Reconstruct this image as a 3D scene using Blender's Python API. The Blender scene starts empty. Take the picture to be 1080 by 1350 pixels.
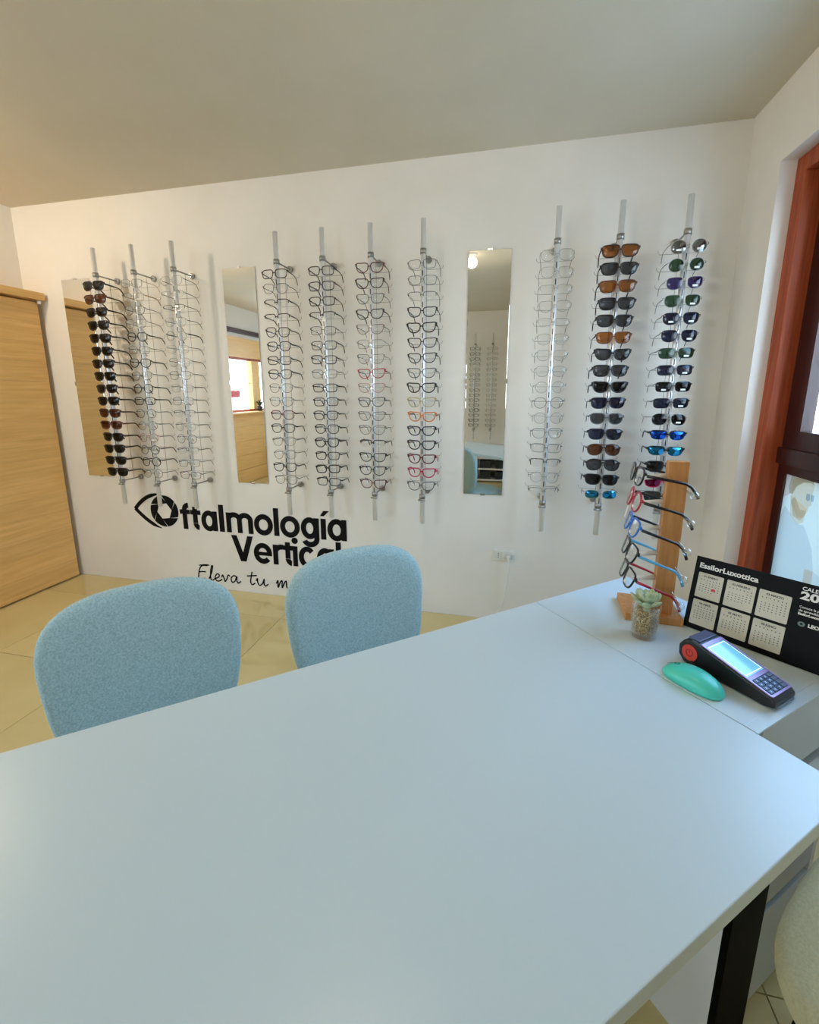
import bpy, bmesh, math, random
from mathutils import Vector, Matrix, Euler
random.seed(7)
S = bpy.context.scene
COL = S.collection
PI = math.pi

# ------------------------------------------------------------------ camera
CAMH = 1.30
YAW, PITCH, ROLL = math.radians(-12.890), math.radians(11.053), math.radians(0.082)
F_PX, CY_PX = 576.57, 628.85
fw = Vector((math.sin(YAW)*math.cos(PITCH), math.cos(YAW)*math.cos(PITCH), -math.sin(PITCH)))
rt = Vector((math.cos(YAW), -math.sin(YAW), 0))
dn = fw.cross(rt)
c_, s_ = math.cos(ROLL), math.sin(ROLL)
rt2 = rt*c_ + dn*s_
dn2 = dn*c_ - rt*s_
cd = bpy.data.cameras.new('camera')
cam = bpy.data.objects.new('camera', cd); COL.objects.link(cam)
cd.sensor_fit = 'HORIZONTAL'; cd.sensor_width = 36.0
cd.lens = 36.0*F_PX/1080.0
cd.shift_y = -(675.0-CY_PX)/1080.0
cd.clip_start = 0.02
M = Matrix((( rt2.x, -dn2.x, -fw.x, 0), (rt2.y, -dn2.y, -fw.y, 0), (rt2.z, -dn2.z, -fw.z, CAMH), (0, 0, 0, 1)))
cam.matrix_world = M
S.camera = cam

# ------------------------------------------------------------------ world, lights, exposure
SKY_STRENGTH = 9.4
w = bpy.data.worlds.new('sky'); S.world = w; w.use_nodes = True
wn = w.node_tree; bgn = wn.nodes['Background']
tcw = wn.nodes.new('ShaderNodeTexCoord'); sxyz = wn.nodes.new('ShaderNodeSeparateXYZ'); rw = wn.nodes.new('ShaderNodeValToRGB')
wn.links.new(tcw.outputs['Generated'], sxyz.inputs[0]); wn.links.new(sxyz.outputs['Z'], rw.inputs['Fac']); wn.links.new(rw.outputs['Color'], bgn.inputs['Color'])
rw.color_ramp.elements[0].position = 0.0; rw.color_ramp.elements[0].color = (0.86, 0.93, 1.0, 1)
rw.color_ramp.elements[1].position = 0.9; rw.color_ramp.elements[1].color = (0.22, 0.46, 0.95, 1)
e_ = rw.color_ramp.elements.new(0.45); e_.color = (0.40, 0.66, 1.0, 1)
bgn.inputs['Strength'].default_value = SKY_STRENGTH
def portal(name, loc, rot, sx, sy):
    l = bpy.data.lights.new(name, 'AREA'); l.shape = 'RECTANGLE'; l.size = sx; l.size_y = sy
    l.cycles.is_portal = True
    o = bpy.data.objects.new(name, l); COL.objects.link(o); o.location = loc; o.rotation_euler = rot
portal('window_portal', (1.14, 1.46, 1.10), (0, PI/2, 0), 2.1, 1.3)
portal('window_portal', (-2.30, -2.05, 1.65), (PI/2, 0, 0), 1.55, 1.15)  # portal of the added rear window
portal('window_portal', (-3.82, -0.60, 1.395), (0, -PI/2, 0), 0.76, 2.32)
sl_ = bpy.data.lights.new('sun', 'SUN'); sl_.energy = 10.0; sl_.angle = 0.009; sl_.color = (1.0, 0.94, 0.84)
so = bpy.data.objects.new('sun', sl_); COL.objects.link(so); so.rotation_euler = (0, -math.radians(28), 0); so.location = (-5, 0, 9)
LAMP_STRENGTH = 140.0
LAMP_COLOR = (1.0, 0.84, 0.62)
S.view_settings.view_transform = 'Standard'
S.view_settings.look = 'None'
S.view_settings.gamma = 1.0
S.view_settings.use_curve_mapping = False
S.view_settings.exposure = 0.31
S.cycles.use_denoising = True
S.cycles.max_bounces = 10
S.cycles.diffuse_bounces = 6
S.cycles.glossy_bounces = 5
S.cycles.transparent_max_bounces = 24
S.cycles.caustics_reflective = False
S.cycles.caustics_refractive = False
S.cycles.sample_clamp_indirect = 2.5

# ------------------------------------------------------------------ helpers
def lin(c):
    return c/12.92 if c <= 0.04045 else ((c+0.055)/1.055)**2.4
def rgb(r, g, b):
    return (lin(r/255), lin(g/255), lin(b/255), 1)
MATS = {}
def mat(name, col=(0.8, 0.8, 0.8, 1), rough=0.5, metal=0.0, spec=0.5, emit=None, estr=0.0, coat=0.0):
    if name in MATS: return MATS[name]
    m = bpy.data.materials.new(name); m.use_nodes = True
    b = m.node_tree.nodes['Principled BSDF']
    b.inputs['Base Color'].default_value = col
    b.inputs['Roughness'].default_value = rough
    b.inputs['Metallic'].default_value = metal
    b.inputs['Specular IOR Level'].default_value = spec
    b.inputs['Coat Weight'].default_value = coat
    if emit:
        b.inputs['Emission Color'].default_value = emit
        b.inputs['Emission Strength'].default_value = estr
    MATS[name] = m
    return m
def nd(m, t, **kw):
    n = m.node_tree.nodes.new(t)
    for k, v in kw.items(): setattr(n, k, v)
    return n
def lk(m, a, b): m.node_tree.links.new(a, b)
def bsdf(m): return m.node_tree.nodes['Principled BSDF']
def noise_color(m, c1, c2, scale, detail=4, map_scale=(1, 1, 1), lo=0.35, hi=0.65, bump=0.0, coords='Object', rand=0.0, rough=0.55):
    tc = nd(m, 'ShaderNodeTexCoord'); mp = nd(m, 'ShaderNodeMapping'); mp.inputs['Scale'].default_value = map_scale
    n = nd(m, 'ShaderNodeTexNoise'); n.inputs['Scale'].default_value = scale; n.inputs['Detail'].default_value = detail
    n.inputs['Roughness'].default_value = rough
    r = nd(m, 'ShaderNodeValToRGB'); r.color_ramp.elements[0].position = lo; r.color_ramp.elements[1].position = hi
    r.color_ramp.elements[0].color = c1; r.color_ramp.elements[1].color = c2
    lk(m, tc.outputs[coords], mp.inputs['Vector'])
    vec = mp.outputs['Vector']
    if rand:
        oi = nd(m, 'ShaderNodeObjectInfo'); ad = nd(m, 'ShaderNodeVectorMath', operation='ADD')
        mu = nd(m, 'ShaderNodeMath', operation='MULTIPLY'); mu.inputs[1].default_value = 37.0
        lk(m, oi.outputs['Random'], mu.inputs[0]); lk(m, vec, ad.inputs[0]); lk(m, mu.outputs[0], ad.inputs[1]); vec = ad.outputs[0]
    lk(m, vec, n.inputs['Vector']); lk(m, n.outputs['Fac'], r.inputs['Fac'])
    out = r.outputs['Color']
    if rand:
        hs = nd(m, 'ShaderNodeHueSaturation'); mr = nd(m, 'ShaderNodeMapRange')
        mr.inputs['To Min'].default_value = 1-rand; mr.inputs['To Max'].default_value = 1+rand
        lk(m, oi.outputs['Random'], mr.inputs['Value']); lk(m, mr.outputs['Result'], hs.inputs['Value']); lk(m, out, hs.inputs['Color']); out = hs.outputs['Color']
    lk(m, out, bsdf(m).inputs['Base Color'])
    if bump:
        bp = nd(m, 'ShaderNodeBump'); bp.inputs['Strength'].default_value = bump; bp.inputs['Distance'].default_value = 0.002
        lk(m, n.outputs['Fac'], bp.inputs['Height']); lk(m, bp.outputs['Normal'], bsdf(m).inputs['Normal'])
    return m
def thin_glass(name, tint, gloss=0.06, rough=0.02, gcol=(1, 1, 1, 1)):
    if name in MATS: return MATS[name]
    m = bpy.data.materials.new(name); m.use_nodes = True; nt = m.node_tree; nt.nodes.clear()
    o = nt.nodes.new('ShaderNodeOutputMaterial'); mx = nt.nodes.new('ShaderNodeMixShader')
    t = nt.nodes.new('ShaderNodeBsdfTransparent'); g = nt.nodes.new('ShaderNodeBsdfGlossy')
    t.inputs['Color'].default_value = tint; g.inputs['Roughness'].default_value = rough; g.inputs['Color'].default_value = gcol
    lw = nt.nodes.new('ShaderNodeLayerWeight'); lw.inputs['Blend'].default_value = 0.5
    pw = nt.nodes.new('ShaderNodeMath'); pw.operation = 'POWER'; pw.inputs[1].default_value = 4.0
    ad = nt.nodes.new('ShaderNodeMath'); ad.operation = 'MULTIPLY_ADD'; ad.inputs[1].default_value = 0.6; ad.inputs[2].default_value = gloss; ad.use_clamp = True
    nt.links.new(lw.outputs['Facing'], pw.inputs[0]); nt.links.new(pw.outputs[0], ad.inputs[0]); nt.links.new(ad.outputs[0], mx.inputs['Fac'])
    nt.links.new(t.outputs[0], mx.inputs[1]); nt.links.new(g.outputs[0], mx.inputs[2]); nt.links.new(mx.outputs[0], o.inputs['Surface'])
    MATS[name] = m
    return m

class MB:
    def __init__(self): self.v = []; self.f = []
    def add(self, vs, fs):
        o = len(self.v); self.v += [tuple(p) for p in vs]; self.f += [tuple(i+o for i in f) for f in fs]; return self
    def box(self, x0, x1, y0, y1, z0, z1):
        return self.add([(x0,y0,z0),(x1,y0,z0),(x1,y1,z0),(x0,y1,z0),(x0,y0,z1),(x1,y0,z1),(x1,y1,z1),(x0,y1,z1)],
            [(3,2,1,0),(4,5,6,7),(0,1,5,4),(1,2,6,5),(2,3,7,6),(3,0,4,7)])
    def tube(self, pts, r, n=8, closed=False, ry=None, up=None, rs=None):
        P = [Vector(p) for p in pts]; k = len(P); vs = []; fs = []
        prev = None
        for i in range(k):
            if closed: t = (P[(i+1) % k]-P[i-1])
            else: t = P[min(i+1, k-1)]-P[max(i-1, 0)]
            t.normalize()
            a = Vector(up) if up else (Vector((0, 0, 1)) if abs(t.z) < 0.9 else Vector((0, 1, 0)))
            if prev is not None and not up: a = prev
            s1 = t.cross(a).normalized(); s2 = s1.cross(t).normalized(); prev = s2
            q = rs[i] if rs else 1.0
            for j in range(n):
                an = 2*PI*j/n
                vs.append(P[i]+s1*math.cos(an)*r*q+s2*math.sin(an)*(ry or r)*q)
        for i in range(k if closed else k-1):
            for j in range(n):
                a, b = i*n+j, i*n+(j+1) % n; c, d = ((i+1) % k)*n+(j+1) % n, ((i+1) % k)*n+j
                fs.append((a, b, c, d))
        if not closed: fs += [tuple(range(n-1, -1, -1)), tuple((k-1)*n+j for j in range(n))]
        return self.add(vs, fs)
    def lathe(self, prof, n=20, cx=0, cy=0, cz=0, cap=True):
        vs = []; fs = []
        for r, z in prof:
            for j in range(n):
                a = 2*PI*j/n; vs.append((cx+r*math.cos(a), cy+r*math.sin(a), cz+z))
        for i in range(len(prof)-1):
            for j in range(n):
                fs.append((i*n+j, i*n+(j+1) % n, (i+1)*n+(j+1) % n, (i+1)*n+j))
        if cap: fs += [tuple(range(n-1, -1, -1)), tuple((len(prof)-1)*n+j for j in range(n))]
        return self.add(vs, fs)
    def plate(self, pts, fn, t0, t1):
        """closed outline pts (2D) extruded between t0 and t1; fn(a,b,t)->3D"""
        n = len(pts)
        vs = [fn(a, b, t0) for a, b in pts]+[fn(a, b, t1) for a, b in pts]
        fs = [tuple(range(n)), tuple(range(2*n-1, n-1, -1))]+[(i, n+i, n+(i+1) % n, (i+1) % n) for i in range(n)]
        return self.add(vs, fs)
    def strip(self, inner, outer, fn, t0, t1, closed=False):
        """band between two equal-length 2D polylines, extruded"""
        n = len(inner); vs = []; fs = []
        for t in (t0, t1):
            vs += [fn(a, b, t) for a, b in inner]+[fn(a, b, t) for a, b in outer]
        m = n if closed else n-1
        for i in range(m):
            j = (i+1) % n
            fs += [(i, j, n+j, n+i), (2*n+i, 3*n+i, 3*n+j, 2*n+j), (i, 2*n+i, 2*n+j, j), (n+i, n+j, 3*n+j, 3*n+i)]
        if not closed: fs += [(0, n, 3*n, 2*n), (n-1, 3*n-1, 4*n-1, 2*n-1)]
        return self.add(vs, fs)
    def mesh(self, name, m=None, smooth=False):
        me = bpy.data.meshes.new(name); me.from_pydata(self.v, [], self.f)
        bm = bmesh.new(); bm.from_mesh(me); bmesh.ops.recalc_face_normals(bm, faces=bm.faces); bm.to_mesh(me); bm.free()
        if m: me.materials.append(m)
        if smooth: me.polygons.foreach_set('use_smooth', [True]*len(me.polygons))
        me.update(); return me
    def build(self, name, m, parent=None, smooth=False, bevel=0, loc=None, rot=None, autosmooth=False):
        o = bpy.data.objects.new(name, self.mesh(name, m, smooth)); COL.objects.link(o)
        if parent: o.parent = parent
        if loc: o.location = loc
        if rot: o.rotation_euler = rot
        if bevel:
            b = o.modifiers.new('bevel', 'BEVEL'); b.width = bevel; b.segments = 2; b.limit_method = 'ANGLE'
        if autosmooth:
            o.data.polygons.foreach_set('use_smooth', [True]*len(o.data.polygons))
            try: o.data.set_sharp_from_angle(angle=math.radians(40))
            except Exception: pass
        return o
def inst(name, me, parent, m=None, loc=None, rot=None):
    o = bpy.data.objects.new(name, me); COL.objects.link(o); o.parent = parent
    if m and len(me.materials):
        o.material_slots[0].link = 'OBJECT'; o.material_slots[0].material = m
    if loc: o.location = loc
    if rot: o.rotation_euler = rot
    return o
def empty(name, loc=(0, 0, 0), rz=0, rot=None):
    o = bpy.data.objects.new(name, None); COL.objects.link(o); o.location = loc
    o.rotation_euler = rot or (0, 0, rz); o.empty_display_size = 0.05
    return o
def tag(o, label, cat, group=None, kind=None):
    o['label'] = label; o['category'] = cat
    if group: o['group'] = group
    if kind: o['kind'] = kind
    return o
def struct(o, label=None, cat=None):
    o['kind'] = 'structure'
    if label: o['label'] = label
    if cat: o['category'] = cat
    return o
def copy_tree(o, parent=None):
    c = o.copy(); COL.objects.link(c); c.parent = parent
    for ch in list(o.children): copy_tree(ch, c)
    return c

# ------------------------------------------------------------------ materials
m_wall = noise_color(mat('wall_paint', rough=0.62, spec=0.35), rgb(231, 226, 217), rgb(236, 231, 223), 3.0, bump=0.03)
m_ceil = noise_color(mat('ceiling_paint', rough=0.8, spec=0.2), rgb(211, 203, 184), rgb(216, 208, 191), 2.0)
m_tile = noise_color(mat('floor_tile', rough=0.07, spec=0.5), rgb(212, 190, 130), rgb(221, 200, 142), 2.2, detail=6, rand=0.03)
m_grout = mat('grout', rgb(112, 98, 70), 0.9)
m_desk = mat('white_laminate', rgb(203, 219, 224), 0.30, spec=0.7)
m_deskedge = mat('cabinet_white', rgb(225, 225, 220), 0.4)
m_black = mat('black_steel', rgb(5, 5, 6), 0.7, spec=0.06)
m_dark = mat('dark_recess', rgb(40, 42, 42), 0.6)
m_oak = noise_color(mat('oak_laminate', rough=0.42), rgb(222, 172, 100), rgb(240, 196, 126), 2.5, detail=6, map_scale=(1, 1.2, 26), lo=0.3, hi=0.7, rand=0.045)
m_oakv = noise_color(mat('stand_wood', rough=0.45), rgb(178, 118, 62), rgb(205, 148, 88), 6, detail=6, map_scale=(14, 14, 1.2), lo=0.3, hi=0.72)
m_redwood = noise_color(mat('red_wood', rough=0.45, spec=0.25), rgb(140, 56, 24), rgb(184, 92, 56), 3, detail=7, map_scale=(22, 22, 1.1), lo=0.3, hi=0.75)
m_darkwood = noise_color(mat('dark_wood', rough=0.35), rgb(40, 14, 14), rgb(62, 24, 22), 3, detail=7, map_scale=(22, 22, 1.1))
m_mirror = mat('mirror_glass', (0.88, 0.90, 0.88, 1), 0.015, 1.0)
m_chrome = mat('chrome', (0.72, 0.72, 0.72, 1), 0.18, 1.0)
m_wire = mat('steel_wire', (0.36, 0.35, 0.33, 1), 0.3, 0.85)
m_pole = mat('satin_pole', (0.76, 0.77, 0.79, 1), 0.32, 0.55)
m_clearplastic = thin_glass('clear_plastic', (0.93, 0.95, 0.95, 1), 0.12, 0.06)
m_pane = thin_glass('window_glass', (0.94, 0.97, 0.97, 1), 0.02, 0.005)
m_cup = thin_glass('cup_glass', (0.975, 0.985, 0.98, 1), 0.02, 0.02)
m_decal = mat('black_vinyl', rgb(10, 9, 10), 0.6, spec=0.15)
m_white = mat('white_plastic', rgb(232, 231, 224), 0.4)
def fabric(name, c1, c2):
    m = noise_color(mat(name, rough=0.95, spec=0.1), c1, c2, 260, detail=3, lo=0.3, hi=0.7, bump=0.25)
    bsdf(m).inputs['Sheen Weight'].default_value = 0.15
    return m
m_fabric = fabric('blue_grey_fabric', rgb(144, 174, 180), rgb(184, 210, 214))
m_cream = fabric('cream_fabric', rgb(220, 208, 160), rgb(236, 226, 184))

# ------------------------------------------------------------------ room shell
D = 2.388; XR = 0.96; XL = -3.12; XL2 = -3.70; YJ = 0.95; YB = -1.95; HC = 2.437
def wall(name, boxes, m=m_wall, label=None):
    b = MB()
    for q in boxes: b.box(*q)
    return struct(b.build(name, m))
wall('wall_back', [(XL-0.1, XR+0.3, D, D+0.12, 0, HC)])
wall('wall_left', [(XL-0.10, XL, YJ, D, 0, HC)])
wall('wall_left_return', [(XL2-0.1, XL-0.1, YJ, YJ+0.12, 0, HC)])
WY0, WY1, WZ0, WZ1 = 0.80, 2.124, 0.03, 2.155
wall('wall_right', [(XR, XR+0.12, WY1, D, 0, HC), (XR, XR+0.12, WY0-0.06, WY0, 0, HC), (XR, XR+0.12, WY0, WY1, WZ1, HC), (XR, XR+0.12, WY0, WY1, 0, WZ0)])
wall('wall_right_rear', [(1.28, 1.40, YB, WY0-0.06, 0, HC), (XR+0.12, 1.40, WY0-0.06, WY0, 0, HC)])
RX0, RX1, RZ0, RZ1 = -3.05, -1.55, 1.10, 2.20  # opening for the added rear window
wall('wall_rear', [(XL2-0.1, RX0, YB-0.12, YB, 0, HC), (RX1, 1.40, YB-0.12, YB, 0, HC), (RX0, RX1, YB-0.12, YB, 0, RZ0), (RX0, RX1, YB-0.12, YB, RZ1, HC)])
VY0, VY1, VZ0, VZ1 = -1.75, 0.55, 1.02, 1.77
wall('wall_far_left', [(XL2-0.1, XL2, YB, VY0, 0, HC), (XL2-0.1, XL2, VY1, YJ, 0, HC), (XL2-0.1, XL2, VY0, VY1, 0, VZ0), (XL2-0.1, XL2, VY0, VY1, VZ1, HC)])
wall('ceiling', [(XL2-0.1, 1.40, YB-0.12, D+0.12, HC, HC+0.1)], m_ceil)
floor = struct(MB().box(XL2-0.1, 1.40, YB-0.12, D+0.12, -0.06, -0.006).build('floor', m_grout))
TS = 0.62; xs = [-3.74+TS*i for i in range(9)]; ys = [-2.22+TS*i for i in range(9)]
tile_cache = {}
for i, x0 in enumerate(xs):
    for y0 in ys:
        xa, xb = max(x0, XL2), min(x0+TS, 1.28 if y0+TS < 0.75 else XR); ya, yb = max(y0, YB), min(y0+TS, D)
        if xb-xa < 0.01 or yb-ya < 0.01: continue
        g = 0.0016
        key = (round(xb-xa, 3), round(yb-ya, 3))
        if key not in tile_cache:
            tile_cache[key] = MB().box(g, key[0]-g, g, key[1]-g, -0.006, 0).mesh('tile', m_tile)
        inst('tile', tile_cache[key], floor, loc=(xa, ya, 0))

# exterior ground and a pale building across the street
struct(MB().box(-30, 30, -30, 30, -0.4, -0.3).build('exterior_ground', mat('street_paving', rgb(190, 188, 180), 0.9)))
bl = empty('street_building', (9.0, 4.5, -0.3)); tag(bl, 'pale building across the street seen through the right window', 'building')
MB().box(0, 4, -6, 6, 0, 1.9).build('facade', mat('pale_render', rgb(228, 230, 228), 0.9), bl)
for k in range(4): MB().box(-0.03, 0.02, -5+2.6*k, -3.8+2.6*k, 0.5, 1.5).build('window', mat('far_glass', rgb(90, 120, 140), 0.2), bl)
MB().box(-0.15, 4.1, -6.1, 6.1, 1.9, 2.05).build('cornice', mat('pale_render'), bl)

# ------------------------------------------------------------------ right window with wooden frame
win = struct(empty('window_1', (XR, (WY0+WY1)/2, 0)))
win['label'] = 'tall red wooden window frame with bright glass beside the desk'
def wpart(name, m, x0, x1, y0, y1, z0, z1, bevel=0.004):
    return MB().box(x0-XR, x1-XR, y0-(WY0+WY1)/2, y1-(WY0+WY1)/2, z0, z1).build(name, m, win, bevel=bevel)
XA, XB = 1.015, 1.081
FY1 = 2.061; FZ1 = WZ1-0.063
wpart('jamb', m_redwood, XA, XB+0.05, FY1, WY1, WZ0, WZ1)
wpart('jamb', m_redwood, XA, XB+0.05, WY0, WY0+0.063, WZ0, WZ1)
wpart('head', m_redwood, XA, XB+0.05, WY0+0.063, FY1, FZ1, WZ1)
wpart('sill', m_redwood, XA, XB+0.05, WY0+0.063, FY1, WZ0, WZ0+0.07)
wpart('transom', m_darkwood, XB-0.015, XB+0.05, WY0+0.063, FY1, 1.012, 1.078)
for a, b in ((WY0+0.063, FY1),):
    for z0, z1, st in ((1.078, FZ1, 0.10), (WZ0+0.07, 1.012, 0.05)):
        sf = MB(); yc = (WY0+WY1)/2
        for q in ((a, a+st, z0, z1), (b-st, b, z0, z1), (a+st, b-st, z0, z0+st*0.7), (a+st, b-st, z1-st*0.7, z1)):
            sf.box(XB-XR, XB+0.04-XR, q[0]-yc, q[1]-yc, q[2], q[3])
        sash = sf.build('sash', m_darkwood, win)
        MB().box(XB+0.016-XR, XB+0.022-XR, a+st-yc, b-st-yc, z0+st*0.7, z1-st*0.7).build('pane', m_pane, sash)

# poster in the lower light of the window
po = empty('window_poster', (1.0885, 2.0105, 0.35)); tag(po, 'pale poster of a man in sunglasses and white shirt behind the lower window', 'poster')
def poster_mat(c):
    k = 'poster_%d_%d_%d' % tuple(int(q*999) for q in c[:3])
    if k in MATS: return MATS[k]
    m = bpy.data.materials.new(k); m.use_nodes = True; nt = m.node_tree; nt.nodes.clear()
    o = nt.nodes.new('ShaderNodeOutputMaterial'); a = nt.nodes.new('ShaderNodeAddShader')
    d = nt.nodes.new('ShaderNodeBsdfDiffuse'); t = nt.nodes.new('ShaderNodeBsdfTranslucent')
    d.inputs['Color'].default_value = tuple(q*0.42 for q in c[:3])+(1,); t.inputs['Color'].default_value = tuple(q*0.44 for q in c[:3])+(1,)
    nt.links.new(d.outputs[0], a.inputs[0]); nt.links.new(t.outputs[0], a.inputs[1]); nt.links.new(a.outputs[0], o.inputs['Surface'])
    MATS[k] = m; return m
def film(c):
    return thin_glass('film_%d_%d_%d' % tuple(int(q*999) for q in c), tuple(math.sqrt(q) for q in c)+(1,), 0.0, 0.3)
def pshape(name, pts, colr, layer):
    # pts in (Y, Z) world
    return MB().plate([(min(y, 2.0105)-2.0105, z-0.35) for y, z in pts], lambda a, b, t: (t, a, b), -0.0005*layer, 0.0020 if layer == 0 else -0.0005*layer+0.0004).build(name, poster_mat(colr) if layer == 0 else film(colr), po)
pshape('sheet', [(2.0105, 0.975), (0.92, 0.975), (0.92, 0.155), (2.0105, 0.155)], rgb(230, 236, 232), 0)
pshape('print_backdrop', [(2.011, 1.006), (1.86, 1.006), (1.86, 0.99), (1.93, 0.95), (1.975, 0.90), (2.011, 0.88)], (1.0, 0.86, 0.84), 1)
pshape('print_backdrop', [(1.84, 1.006), (1.72, 1.006), (1.72, 0.99), (1.80, 0.975)], (1.0, 0.86, 0.84), 1)
pshape('print_shirt', [(1.99, 0.85), (1.945, 0.826), (1.90, 0.80), (1.86, 0.806), (1.80, 0.74), (1.77, 0.66), (1.73, 0.655), (1.70, 0.60), (1.70, 0.305), (2.011, 0.305), (2.011, 0.80)], (0.92, 0.95, 1.0), 2)
pshape('print_neck', [(1.965, 0.90), (1.948, 0.824), (1.90, 0.798), (1.868, 0.815), (1.86, 0.87)], (0.98, 0.86, 0.74), 3)
pshape('print_face', [(1.965, 0.955), (1.955, 0.87), (1.905, 0.825), (1.872, 0.832), (1.852, 0.862), (1.849, 0.882), (1.838, 0.888), (1.842, 0.91), (1.838, 0.958), (1.86, 0.985), (1.93, 0.985)], (0.98, 0.86, 0.74), 4)
pshape('print_beard', [(1.955, 0.88), (1.93, 0.825), (1.885, 0.818), (1.862, 0.845), (1.862, 0.862), (1.895, 0.858), (1.935, 0.90)], (0.86, 0.80, 0.72), 5)
pshape('print_hair', [(1.982, 0.93), (1.975, 0.975), (1.94, 0.998), (1.90, 1.002), (1.855, 0.99), (1.838, 0.962), (1.86, 0.968), (1.90, 0.962), (1.935, 0.94), (1.955, 0.905), (1.972, 0.905)], (0.70, 0.68, 0.56), 5)
pshape('print_sunglasses', [(1.872, 0.926), (1.853, 0.928), (1.850, 0.905), (1.862, 0.899), (1.872, 0.906)], (0.58, 0.72, 0.86), 6)
pshape('print_sunglasses', [(1.845, 0.928), (1.829, 0.926), (1.829, 0.906), (1.838, 0.902), (1.845, 0.908)], (0.58, 0.72, 0.86), 6)
pshape('print_arm', [(1.815, 0.652), (1.770, 0.660), (1.765, 0.56), (1.81, 0.53)], (0.98, 0.82, 0.70), 3)

# ------------------------------------------------------------------ far-left window seen in the mirrors
w2 = struct(empty('window_2', (XL2, (VY0+VY1)/2, 0))); w2['label'] = 'wide window over oak panelling, reflected in the narrow mirrors'
vc = (VY0+VY1)/2
def vpart(name, m, x0, x1, y0, y1, z0, z1): return MB().box(x0, x1, y0-vc, y1-vc, z0, z1).build(name, m, w2)
vpart('frame', m_redwood, -0.08, -0.02, VY0, VY1, VZ0, VZ0+0.03)
vpart('frame', m_redwood, -0.08, -0.02, VY0, VY1, VZ1-0.03, VZ1)
for y, yw in ((VY0+0.02, 0.1), (-1.31, 0.20), (VY1-0.12, 0.1)): vpart('mullion', m_oak, -0.09, 0.0, y, y+yw, VZ0+0.03, VZ1-0.03)
vpart('glazing_bar', m_white, -0.06, -0.045, VY0+0.03, VY1-0.03, 1.42, 1.432)
vpart('pane', m_pane, -0.055, -0.049, VY0+0.03, VY1-0.03, VZ0+0.03, VZ1-0.03)
vpart('header_board', m_oak, 0.001, 0.025, VY0-0.2, VY1+0.2, 1.771, 2.03)
vpart('top_trim', m_darkwood, 0.001, 0.035, VY0-0.3, VY1+0.25, 2.085, 2.145)
w3 = struct(empty('added_rear_window', ((RX0+RX1)/2, YB, 0))); w3['label'] = 'added red wooden window, unseen in the rear wall, letting daylight in'  # unseen window added behind the camera to bring in cool daylight
rc = (RX0+RX1)/2
def rpart(name, m, x0, x1, y0, y1, z0, z1): return MB().box(x0-rc, x1-rc, y0, y1, z0, z1).build(name, m, w3, bevel=0.003)
for a, b in ((RX0, RX0+0.06), ((RX0+RX1)/2-0.03, (RX0+RX1)/2+0.03), (RX1-0.06, RX1)): rpart('stile', m_redwood, a, b, -0.09, -0.02, RZ0+0.05, RZ1-0.05)
rpart('head', m_redwood, RX0, RX1, -0.09, -0.02, RZ1-0.05, RZ1); rpart('sill', m_redwood, RX0, RX1, -0.09, 0.02, RZ0, RZ0+0.05)
for a, b in ((RX0+0.06, rc-0.03), (rc+0.03, RX1-0.06)): rpart('pane', m_pane, a, b, -0.055, -0.049, RZ0+0.05, RZ1-0.05)
sg = tag(MB().box(0, 0.003, -0.11, 0.11, 0, 0.10).build('window_sign', mat('sign_red', rgb(206, 70, 84), 0.5), None, loc=(XL2-0.046, -0.74, 1.22)), 'small red sign stuck on the far window, seen in the mirror', 'sign')
sp = empty('sill_plant', (XL2+0.06, -1.17, 1.021)); tag(sp, 'dark leafy plant in a black pot by the far window, reflected in the mirror', 'potted plant')
MB().lathe([(0.030, 0.0), (0.040, 0.07), (0.036, 0.07), (0.030, 0.05)], 14).build('pot', mat('pot_black', rgb(24, 24, 26), 0.5), sp, smooth=True)
for k in range(11):
    a = 2*PI*k/11; l_ = 0.10+0.05*((k*7) % 5)/5
    MB().tube([(0, 0, 0.05), (0.4*l_*math.cos(a), 0.4*l_*math.sin(a), 0.05+0.7*l_), (l_*math.cos(a)*0.7, l_*math.sin(a), 0.05+0.75*l_)], 0.010, 6, ry=0.002, rs=[0.5, 1.2, 0.1]).build('leaf', mat('dark_leaf', rgb(34, 52, 30), 0.5), sp, smooth=True)
MB().box(-0.055, 0.07, -1.15, 1.1, -0.02, -0.001).build('window_shelf', m_oak, None, loc=(XL2+0.055, vc, 1.02)).name = 'window_shelf'
struct(bpy.data.objects['window_shelf'])
wains = tag(empty('wall_panelling', (XL2+0.001, vc, 0)), 'oak horizontal board panelling under the far window seen in the mirror', 'panelling')
for k in range(5): MB().box(0, 0.022, -1.3, 1.4, 0.004+0.2025*k, 0.2035*(k+1)-0.002).build('board', m_oak, wains)

# ------------------------------------------------------------------ oak sliding door on the left
dr = empty('sliding_door', (-2.98, 1.80, 0.0)); tag(dr, 'oak boarded sliding door hanging on the left wall', 'door')
NB = 15; z0, z1 = 0.012, 1.862; hb = (z1-z0)/NB
bme = MB().box(-0.034, 0, -0.60, 0.553, 0.0004, hb-0.0004).mesh('board', m_oak)
for k in range(NB): inst('board', bme, dr, loc=(0, 0, z0+hb*k))
pel = empty('door_track', (-3.12, 1.80, 1.872)); tag(pel, 'oak pelmet rail above the sliding door', 'door track')
MB().box(0.001, 0.19, -0.70, 0.566, 0, 0.045).build('pelmet', m_oak, pel, bevel=0.002)
MB().box(0.15, 0.162, 0.535, 0.560, -0.022, 0).build('roller_bracket', m_chrome, pel)
MB().box(0.15, 0.162, -0.10, -0.075, -0.009, 0).build('roller_bracket', m_chrome, pel)

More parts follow.
